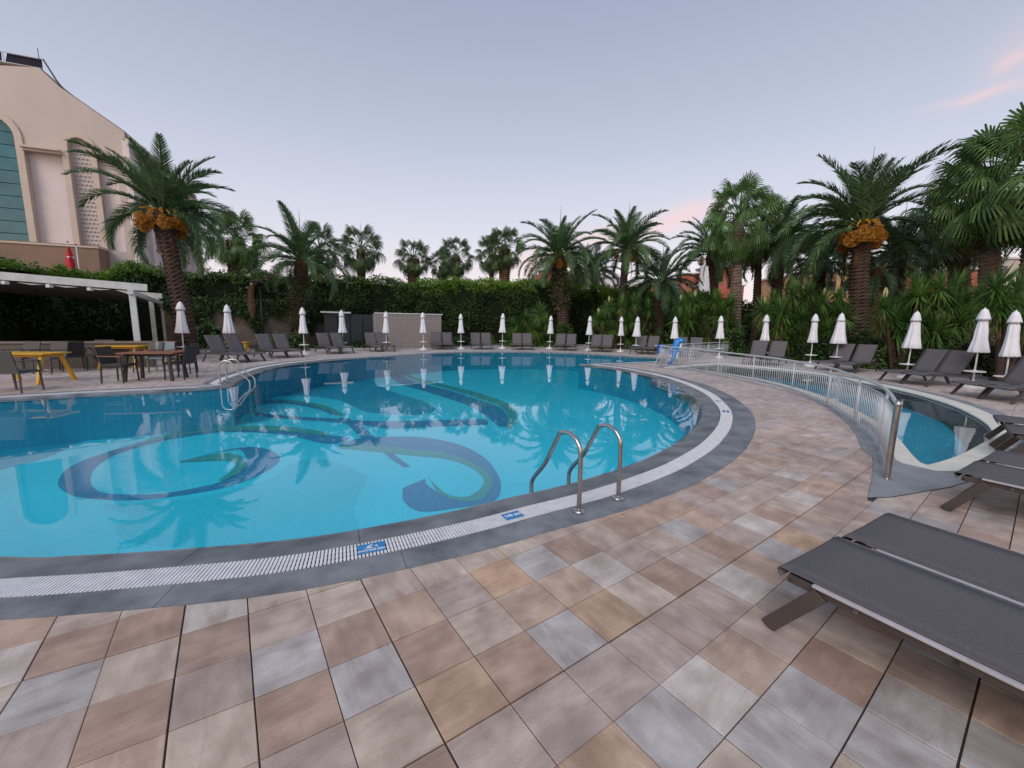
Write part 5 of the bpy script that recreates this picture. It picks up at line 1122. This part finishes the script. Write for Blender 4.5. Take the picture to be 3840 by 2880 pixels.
bush(2050, 700, 80, 16.5, 'yellowish shrub between two right parasols', M_BUSH, .06); bush(2120, 720, 90, 14.5, 'sparse shrub behind the parasols at the right edge', M_IVY, .06); bush(2215, 720, 90, 13.2, 'dark shrub cut by the right edge', M_HEDGE, .06)
bush(1985, 735, 70, 16.3, 'dark grassy shrub behind the lone right parasol', M_HEDGE, .06); bush(1730, 742, 50, 20.5, 'low shrub behind the fence-side loungers', M_HEDGE, .06)
# ---- date palm fronds
def frond_mesh(name, L, droop, m, nl=46, ll=.42, seed=0, lean=.35, hang=.35):
    rnd = random.Random(seed); V = []; k = 14; pts = []
    ang = 0.0; p = Vector((0, 0, 0)); pts.append(p.copy())
    for i in range(k):
        t = (i + .5) / k; ang = -droop * t ** 1.5; p = p + Vector((math.cos(ang), 0, math.sin(ang))) * (L / k); pts.append(p.copy())
    def at(t):
        f = t * k; i = min(int(f), k - 1); q = pts[i].lerp(pts[i + 1], f - i); d = (pts[i + 1] - pts[i]).normalized(); return q, d
    w0 = .011
    for i in range(k):
        a, b = pts[i], pts[i + 1]; wa_, wb_ = w0 * (1 - i / k) + .006, w0 * (1 - (i + 1) / k) + .006
        V.append([a + Vector((0, -wa_, 0)), a + Vector((0, wa_, .0)), b + Vector((0, wb_, 0)), b + Vector((0, -wb_, 0))])
        V.append([a + Vector((0, 0, -wa_)), a + Vector((0, 0, wa_ * .5)), b + Vector((0, 0, wb_ * .5)), b + Vector((0, 0, -wb_))])
    for i in range(nl):
        t = .13 + .87 * i / nl; q, d = at(min(t, .999)); ln = ll * (math.sin(PI * min(1, .18 + t * .80)) ** .6) * rnd.uniform(.85, 1.1)
        for s in (-1, 1):
            upn = Vector((-d.z, 0, d.x)); dirv = (d * (.55 + .5 * t) + Vector((0, s, 0)) * (1.0 - .25 * t) + upn * rnd.uniform(.05, .55)).normalized()
            mid = q + dirv * ln * .5; tip = q + dirv * ln + Vector((0, 0, -hang * ln * rnd.uniform(.3, 1.1))); wd = d * .0062 + upn * rnd.uniform(-.004, .004)
            V.append([q - wd * .6, q + wd * .6, mid + wd, mid - wd]); V.append([mid - wd, mid + wd, tip + wd * .15, tip - wd * .15])
    return quads_mesh(name, np.array([[list(v) for v in q] for q in V]), m)
DF = {}
for key, m in (('g', M_FROND), ('d', M_FRONDD)):
    DF[key] = [frond_mesh('date_frond_mesh', 1.0, dr, m, 104, .175, sd, hang=hg) for sd, (dr, hg) in enumerate([(.7, .12), (1.15, .2), (1.5, .3), (1.8, .4), (2.0, .5), (2.2, .6)])]
# unit fronds: length 1; scaled per palm
def scallop_trunk(t, pts, radii, m, name='trunk', rings=True, seed=0):
    rnd = random.Random(seed); c = catmull([tuple(p) for p in pts], 10); k = len(c); L = sum(np.linalg.norm(c[i + 1] - c[i]) for i in range(k - 1)); n = int(L / .09); pp_ = resample(np.array(c), L / n); tt = np.linspace(0, 1, len(pp_)); rr_ = np.interp(tt, np.linspace(0, 1, len(radii)), radii)
    rad = [r * (1 + (.10 if i % 2 else -.05) + rnd.uniform(-.04, .04)) for i, r in enumerate(rr_)]
    mbx = MB().tube([tuple(p) for p in pp_], rad, 14)
    for i in range(len(mbx.v)):
        if rings: v = Vector(mbx.v[i]); a = i % 14; j = i // 14; ctr = Vector(pp_[min(j, len(pp_) - 1)]); s = 1 + .07 * (1 if (a + j) % 2 else -1) + rnd.uniform(-.04, .04); mbx.v[i] = tuple(ctr + (v - ctr) * s)
    o = mbx.build(name, m, t); return o
def bunch_mesh(seed):
    rnd = np.random.default_rng(seed); n = 1300
    t = rnd.random(n) ** .7; ang = rnd.random(n) * 2 * PI; r = (.04 + .13 * (1 + .5 * np.sin(ang * 5 + t * 9)) * np.sin(PI * np.clip(t * .95, 0, 1)) ** .8) * np.sqrt(rnd.random(n)); p = np.stack([r * np.cos(ang), r * np.sin(ang), -.15 - t * .62], 1)
    return quads_mesh('date_bunch', leaves_at(p, .019, None, 1, .8), M_DATE)
BUN = [bunch_mesh(s) for s in (1, 2, 3)]
def cxyz(px, py, Y): d = ray(px, py); k = Y / d[1]; return Vector((d[0] * k, Y, EYE + d[2] * k))
def date_palm(label, xb, Y, xc, yc, L, nf=36, tr=(.34, .28), key='g', bunches=0, seed=0, ivy=False, elev=(82, -20), mtr=M_TRUNK, spear=True, mid=None, stalks=None, azskip=None):
    rnd = random.Random(seed); X = at_depth(xb, Y); c = cxyz(xc, yc, Y); t = thing('date_palm', label, 'palm tree', (X, Y, 0)); c = c - Vector((X, Y, 0))
    mids = [Vector((0, 0, 0)), Vector((c.x * .25 + .05, 0, c.z * .33)), Vector((c.x * .62, 0, c.z * .66)), c]
    scallop_trunk(t, mids, [tr[0] * 1.15, tr[0], tr[1], tr[1] * 1.05], mtr, seed=seed)
    scallop_trunk(t, [c - Vector((0, 0, tr[1] * 3.2)), c - Vector((0, 0, tr[1] * 1.4)), c + Vector((0, 0, .25))], [tr[1] * 1.0, tr[1] * 1.45, tr[1] * .95], M_SHEATH if not bunches else M_TRUNK, 'crown_boot', seed=seed + 3)
    for i in range(nf):
        f = (i + .5) / nf; el = math.radians(elev[0] + (elev[1] - elev[0]) * f ** .85 + rnd.uniform(-6, 6)); az = i * 2.39996 + rnd.uniform(-.25, .25)
        if bunches >= 9 and math.sin(az) < -.35 and el < math.radians(42): continue
        v = min(5, max(0, int(f * 5.2 + rnd.uniform(-.5, .9)))); s = L * rnd.uniform(.86, 1.08) * (.80 if f < .08 else 1)
        o = link('frond', DF[key][v], t, (c.x + .12 * math.cos(az) * (1 + f), .12 * math.sin(az) * (1 + f), c.z + .25 * (1 - f)), (rnd.uniform(-.25, .25), -el, az), (s, s, s))
        o.rotation_euler = (Matrix.Rotation(az, 3, 'Z') @ Matrix.Rotation(-el, 3, 'Y') @ Matrix.Rotation(rnd.uniform(-.3, .3), 3, 'X')).to_euler()
    for k in range(4): 
        a = rnd.uniform(0, 6.3); link('dead_frond', DEADF, t, (c.x, 0, c.z - .1), (Matrix.Rotation(a, 3, 'Z') @ Matrix.Rotation(math.radians(62 + rnd.uniform(-8, 12)), 3, 'Y')).to_euler(), (L * .55,) * 3)
    if spear: MB().tube([tuple(c), tuple(c + Vector((.05, 0, L * .45))), tuple(c + Vector((.06, 0, L * .95)))], [.05, .03, .008], 6).build('spear_leaf', M_FRONDD, t)
    for k in range(bunches):
        az = k * 2 * PI / bunches + rnd.uniform(-.3, .3); R = L * rnd.uniform(.14, .27); top_ = Vector((c.x + R * math.cos(az), R * math.sin(az), c.z + rnd.uniform(-.03, .12) * L * .4)); s = L / 4 * rnd.uniform(.8, 1.25)
        b_ = link('date_bunch', BUN[k % 3], t, top_, (rnd.uniform(-.2, .2), rnd.uniform(-.2, .2), az), (s * 1.5, s * 1.5, s * 1.15), kind='stuff')
        MB().tube([tuple(c), tuple(Vector((c.x + R * .6 * math.cos(az), R * .6 * math.sin(az), c.z + .28 * L / 4))), tuple(top_)], [.05, .035, .03], 6).build('fruit_stalk', M_STALK, t)
    if ivy:
        z0, z1 = c.z * ivy[0], c.z * ivy[1]; n = ivy[2]; zz = z0 + (z1 - z0) * RNG.random(n); a = RNG.random(n) * 2 * PI; rr = tr[0] * (1.05 + np.abs(RNG.normal(size=n)) * .75 * np.sin(PI * np.clip((zz - z0) / (z1 - z0), .08, .92))); xx = np.interp(zz, [0, c.z * .66, c.z], [0, c.x * .62, c.x])
        p = np.stack([xx + rr * np.cos(a), rr * np.sin(a), zz], 1); fol('ivy', leaves_at(p, .075, np.stack([np.cos(a), np.sin(a), a * 0 + .2], 1), .8), M_IVY, t)
    return t
DEADF = frond_mesh('dead_frond_mesh', 1.0, 1.0, M_DEAD, 40, .13, 9, hang=.6)
date_palm('big date palm with orange date bunches leaning left over the pergola end', 400, 19, 352, 466, 3.35, 56, (.36, .30), 'g', 15, 1, elev=(84, -8))
date_palm('mid sized date palm with upswept fronds and an ivy-clad stem, left of centre', 640, 26.5, 650, 566, 3.3, 30, (.34, .28), 'g', 0, 2, ivy=(.15, .9, 1500), elev=(80, -15))
date_palm('date palm with a thick ivy-covered trunk right of the pool centre', 1217, 30.5, 1207, 556, 3.7, 34, (.40, .32), 'g', 5, 3, ivy=(.42, .93, 2300), elev=(84, -12))
date_palm('date palm with one hanging orange sheath, leaning trunk', 1338, 30.5, 1353, 543, 3.5, 32, (.30, .24), 'g', 4, 4, elev=(84, -14))
date_palm('short dark date palm with an arching rounded crown', 1420, 28.5, 1427, 612, 2.9, 32, (.36, .30), 'd', 0, 5, elev=(82, -20))
date_palm('date palm behind the tall fan palm, with hanging dates on its left', 1552, 32, 1538, 548, 3.6, 32, (.34, .28), 'g', 4, 6, elev=(84, -12))
date_palm('date palm with pale feathery top right of the tall fan palm', 1670, 29, 1688, 530, 3.4, 34, (.34, .32), 'g', 3, 7, elev=(84, -14))
date_palm('low dark date palm hanging over the ochre building', 1765, 31, 1775, 570, 3.4, 32, (.34, .30), 'd', 0, 8, elev=(82, -28))
date_palm('largest right date palm with heavy orange date bunches', 1852, 22.5, 1864, 492, 4.2, 52, (.46, .38), 'g', 16, 9, elev=(84, -8))
date_palm('short brown-sheathed date palm right against the largest right one', 1888, 24, 1894, 590, 2.2, 26, (.36, .34), 'd', 0, 10, elev=(70, -60), mtr=M_SHEATH, spear=False)
date_palm('dark date palm between the largest one and the fan palm at right', 1942, 27, 1942, 548, 3.5, 36, (.32, .26), 'd', 0, 11, elev=(82, -28))
date_palm('dark date palm behind the big fan palm at right', 2062, 29, 2062, 520, 3.6, 34, (.3, .26), 'd', 2, 12, elev=(82, -28))
date_palm('small date palm half hidden behind the centre right pair', 1285, 37, 1283, 590, 2.9, 28, (.28, .24), 'd', 0, 13, elev=(84, -12))
# ---- fan palms
def fan_mesh(name, m, seed, nseg=24, droop=.5, pet=1.05):
    rnd = random.Random(seed); V = []
    pts = [Vector((pet * t, 0, -.16 * t * t)) for t in (0, .33, .66, 1)]
    for i in range(3):
        a, b = pts[i], pts[i + 1]; w = .02; V.append([a + Vector((0, -w, 0)), a + Vector((0, w, 0)), b + Vector((0, w * .7, 0)), b + Vector((0, -w * .7, 0))]); V.append([a + Vector((0, 0, -w)), a + Vector((0, 0, w)), b + Vector((0, 0, w * .7)), b + Vector((0, 0, -w * .7))])
    h = pts[-1]; span = math.radians(250)
    for i in range(nseg):
        a = -span / 2 + span * (i + .5) / nseg; da = span / nseg * .5; k = 1 - .2 * abs(a) / (span / 2); R1, R2 = .33 * k, (.48 + rnd.uniform(-.04, .05)) * k
        def pt(r, an, zz): return h + Vector((r * math.cos(an), r * math.sin(an), zz - .30 * (abs(math.sin(an)) ** 1.3 * r)))
        pl = .016 if i % 2 else -.016; z1 = -droop * .16; z2 = z1 - droop * .22; R3 = R2 * (1 - .10 * droop); z3 = z2 - .20 * (.3 + droop) * rnd.uniform(.6, 1.4)
        V.append([h, pt(R1, a - da, z1 - pl), pt(R1 * 1.02, a, z1 + pl), h + Vector((0, 0, .004))]); V.append([h, pt(R1 * 1.02, a, z1 + pl), pt(R1, a + da, z1 - pl), h + Vector((0, 0, .004))])
        m1, m2 = pt(R1, a - da * .92, z1 - pl), pt(R1, a + da * .92, z1 - pl); n1, n2 = pt(R2, a - da * .42, z2), pt(R2, a + da * .42, z2); e = Vector((.006, .006, 0)); tip = pt(R3 * 1.05, a, z3)
        V.append([m1, m2, n2, n1]); V.append([n1, n2, tip + e, tip - e])
    return quads_mesh(name, np.array([[list(v) for v in q] for q in V]), m)
FM = {'g': [fan_mesh('fan_leaf_mesh', M_FAN, s, droop=d) for s, d in ((1, .3), (2, .7), (3, 1.1), (4, 1.5))], 'd': [fan_mesh('fan_leaf_mesh', M_FAND, s, droop=d) for s, d in ((5, .3), (6, .7), (7, 1.1), (8, 1.5))]}
FDEAD = [fan_mesh('dead_fan_mesh', M_DEAD, s, 18, 1.3) for s in (9, 10)]
def fan_palm(label, xb, Y, xc, yc, L, nf=42, tr=(.3, .22), key='g', seed=0, skirt=12, mtr=M_TRUNK, spear=True, elev=(80, -50)):
    rnd = random.Random(seed + 50); X = at_depth(xb, Y); c = cxyz(xc, yc, Y); t = thing('fan_palm', label, 'palm tree', (X, Y, 0)); c = c - Vector((X, Y, 0)); L = L / 1.5
    scallop_trunk(t, [Vector((0, 0, 0)), Vector((c.x * .3, 0, c.z * .35)), Vector((c.x * .7, 0, c.z * .7)), c], [tr[0] * 1.1, tr[0], tr[1], tr[1] * 1.15], mtr, seed=seed)
    for i in range(nf):
        f = (i + .5) / nf; el = math.radians(elev[0] + (elev[1] - elev[0]) * f + rnd.uniform(-8, 8)); az = i * 2.39996 + rnd.uniform(-.3, .3); v = min(3, int(f * 3.4 + rnd.uniform(-.3, .6))); v = max(0, v); s = L * rnd.uniform(.85, 1.12)
        link('fan_leaf', FM[key][v], t, (c.x + .08 * math.cos(az), .08 * math.sin(az), c.z + .3 * (1 - f)), (Matrix.Rotation(az, 3, 'Z') @ Matrix.Rotation(-el, 3, 'Y') @ Matrix.Rotation(rnd.uniform(-.4, .4), 3, 'X')).to_euler(), (s, s, s))
    for i in range(skirt):
        az = i * 2.4 + rnd.uniform(-.3, .3); el = math.radians(-68 - rnd.uniform(0, 16)); s = L * rnd.uniform(.6, .85)
        link('dead_leaf', FDEAD[i % 2], t, (c.x + tr[1] * .8 * math.cos(az), tr[1] * .8 * math.sin(az), c.z - .1 - .25 * (i % 3) * L), (Matrix.Rotation(az, 3, 'Z') @ Matrix.Rotation(-el, 3, 'Y')).to_euler(), (s, s * .7, s))
    if spear: MB().tube([tuple(c), tuple(c + Vector((.03, 0, L * 1.0))), tuple(c + Vector((.05, 0, L * 1.9)))], [.05, .03, .008], 6).build('spear_leaf', M_FRONDD, t)
    return t
fan_palm('fan palm with a fat bottle trunk just right of the big left palm', 510, 36, 508, 520, 2.2, 49, (.85, .55), 'g', 1, 8)
fan_palm('round-headed fan palm with pale dry flower stalks, above the cabinet', 782, 40, 780, 540, 1.95, 46, (.4, .35), 'd', 2, 12)
fan_palm('small fan palm with a reddish bare trunk, standing alone in the sky gap', 893, 44, 893, 560, 1.75, 43, (.85, .55), 'd', 3, 10, M_SHEATH)
fan_palm('lower fan palm on the left side of the centre clump', 955, 45, 955, 575, 1.5, 37, (.35, .3), 'd', 4, 8)
fan_palm('higher fan palm in the middle of the centre clump', 985, 43, 985, 556, 1.75, 43, (.4, .35), 'd', 5, 12)
fan_palm('slim fan palm at the left of the twin trunks right of centre', 1062, 42, 1062, 550, 1.7, 40, (.25, .22), 'd', 6, 6)
fan_palm('fat trunked fan palm at the right of the twin trunks', 1090, 42, 1090, 538, 1.9, 43, (.75, .5), 'd', 7, 10, M_SHEATH)
fan_palm('fan palm crown behind the hedge between two date palms', 1250, 42, 1250, 580, 1.9, 43, (.4, .35), 'd', 8, 12)
fan_palm('tall fan palm with a pale ringed trunk and long drooping leaves', 1590, 25.5, 1596, 474, 2.05, 49, (.30, .27), 'g', 9, 6, M_TRUNKL, elev=(82, -55))
fan_palm('slim dark fan palm just right of the pale trunk', 1634, 30, 1642, 500, 2.1, 43, (.26, .22), 'g', 10, 8)
fan_palm('big fan palm with shaggy trunk at the right', 2150, 19, 2140, 410, 2.15, 46, (.40, .32), 'g', 11, 14, M_TRUNKL, elev=(82, -60))
fan_palm('fan palm cut by the right edge', 2236, 17.5, 2240, 372, 2.4, 52, (.38, .3), 'g', 12, 12, M_TRUNKL, elev=(82, -60))
fan_palm('fan palm crown low behind the big right one', 2090, 24, 2085, 470, 2.4, 43, (.3, .25), 'd', 13, 10)
fan_palm('fan palm crown behind the ivy-stem date palm, left of centre', 690, 38, 690, 540, 1.9, 40, (.4, .3), 'd', 14, 8)
# thin conifer tip
cf = thing('conifer', 'thin dark conifer tip between the fan palm and the ivy-stem palm', 'tree', (at_depth(562, 42), 42, 0)); ch = hgt(520, at_depth(562, 42), 42); k = 2600; tt = RNG.random(k); rr = (1 - tt) * 2.4 * (.35 + .65 * (np.floor(tt * 14) % 2)) * RNG.random(k) ** .5; a = RNG.random(k) * 2 * PI
fol('foliage', leaves_at(np.stack([rr * np.cos(a), rr * np.sin(a), 3 + tt * (ch - 3)], 1), .14, None, 1, .4), M_FRONDD, cf); MB().tube([(0, 0, 0), (0, 0, ch)], [.25, .03], 8).build('trunk', M_TRUNK, cf)
# ---- yuccas
def rosette_mesh(seed, m, n=85, L=.75, lo=-60, w=.026):
    rnd = random.Random(seed); V = []
    for i in range(n):
        f = (i + .5) / n; el = math.radians(85 + (lo - 85) * f + rnd.uniform(-10, 10)); az = i * 2.39996 + rnd.uniform(-.3, .3); l = L * rnd.uniform(.75, 1.1); d = Vector((math.cos(el) * math.cos(az), math.cos(el) * math.sin(az), math.sin(el))); sd_v = Vector((-math.sin(az), math.cos(az), 0)); up_ = d.cross(sd_v)
        b0 = d * .04; m1 = d * l * .5 + Vector((0, 0, -.02 * l)); tip = d * l + Vector((0, 0, -.16 * l * math.cos(el)))
        V.append([b0 - sd_v * w * .7, b0 + sd_v * w * .7, m1 + sd_v * w, m1 - sd_v * w]); V.append([m1 - sd_v * w, m1 + sd_v * w, tip + sd_v * .002, tip - sd_v * .002])
    return quads_mesh('rosette_mesh', np.array([[list(v) for v in q] for q in V]), m)
RS = [rosette_mesh(s, M_YUC, 130, .80, -55, .021) for s in (1, 2, 3)]; RY = [rosette_mesh(s, M_YUCY, 26, .65, -88) for s in (4, 5)]
for r in RY:
    co = np.empty(len(r.vertices) * 3, np.float32); r.vertices.foreach_get('co', co); co = co.reshape(-1, 3); co[:, 2] = -np.abs(co[:, 2]) * .9 - np.hypot(co[:, 0], co[:, 1]) * .6; co[:, :2] *= .6; r.vertices.foreach_set('co', co.ravel()); r.update()
def yucca(label, xb, Y, heads, s=1.0, seed=0, flowers=()):
    rnd = random.Random(seed); X = at_depth(xb, Y); t = thing('yucca', label, 'yucca', (X, Y, 0))
    heads = list(heads) + [(px + rnd.uniform(-14, 14), py + rnd.uniform(24, 52)) for px, py in heads]
    for i, (px, py) in enumerate(heads):
        dy_ = rnd.uniform(-.6, .5); c = cxyz(px, py, Y + dy_) - Vector((X, Y, 0)); c.z = max(c.z, .5)
        st = [(c.x * .15, dy_ * .2, 0), (c.x * .45, dy_ * .5, c.z * .4), (c.x * .85, dy_, c.z * .8), tuple(c)]
        MB().tube(catmull(st, 4), [.07] * 4 + [.055] * 5 + [.045] * 4, 8).build('stem', M_TRUNK, t)
        q = s * rnd.uniform(.95, 1.3); link('leaf_rosette', RS[i % 3], t, c, (rnd.uniform(-.35, .35), rnd.uniform(-.35, .35), rnd.uniform(0, 6)), (q, q, q))
        link('old_leaves', RY[i % 2], t, c - Vector((0, 0, .05)), (0, 0, rnd.uniform(0, 6)), (q, q, q))
        if i in flowers: MB().lathe([(.02, 0), (.06, .08), (.075, .2), (.05, .32), (.01, .42)], 10, wob=lambda i_, a_: 1 + .3 * math.cos(5 * a_ + i_)).build('flower_spike', mat('flower%d' % (seed * 10 + i), (.42, .36, .20), .8, .3, 20), t).location = c + Vector((0, 0, .35))
    return t
yucca('yucca clump left of the ivy-covered palm', 1150, 30, [(1108, 705), (1135, 688), (1165, 678), (1180, 700), (1120, 722), (1155, 712)], 1.15, 1, (3,))
yucca('yucca clump with pale flower spikes right of the ivy-covered palm', 1320, 28.5, [(1292, 690), (1315, 664), (1343, 662), (1322, 712), (1370, 684), (1350, 700)], 1.0, 2, (0, 1))
yucca('small yucca beside the low palm trunk', 1385, 27.5, [(1372, 655), (1392, 690), (1402, 668)], .9, 3)
yucca('broad yucca thicket behind the dolphin figure', 1505, 25, [(1470, 664), (1490, 690), (1500, 655), (1520, 675), (1545, 650), (1560, 680), (1530, 705), (1478, 710), (1575, 660)], 1.15, 4, (0, 2))
yucca('leaning multi-stemmed yucca behind the fence', 1700, 21, [(1650, 675), (1672, 655), (1690, 678), (1712, 640), (1735, 655), (1700, 700), (1728, 690)], 1.05, 5, (0,))
yucca('tall yucca left of the thick twin palm trunks', 1770, 21.5, [(1752, 672), (1778, 655), (1800, 670), (1762, 705), (1800, 705), (1745, 635), (1815, 650)], 1.0, 6, (1,))
yucca('yucca with a drooping straw skirt right of the twin trunks', 1945, 16.5, [(1908, 665), (1930, 695), (1962, 660), (1985, 640), (1990, 695)], .95, 7, (0,))
yucca('tallest dense yucca group on the right', 2040, 16.5, [(2010, 660), (2030, 625), (2062, 625), (2085, 655), (2045, 670), (2020, 715), (2112, 645), (1985, 625), (2070, 700)], .95, 8, (5,))
yucca('yucca overhanging the rightmost parasol', 2185, 12.6, [(2165, 650), (2198, 630), (2228, 665), (2208, 695), (2150, 625)], .85, 9)
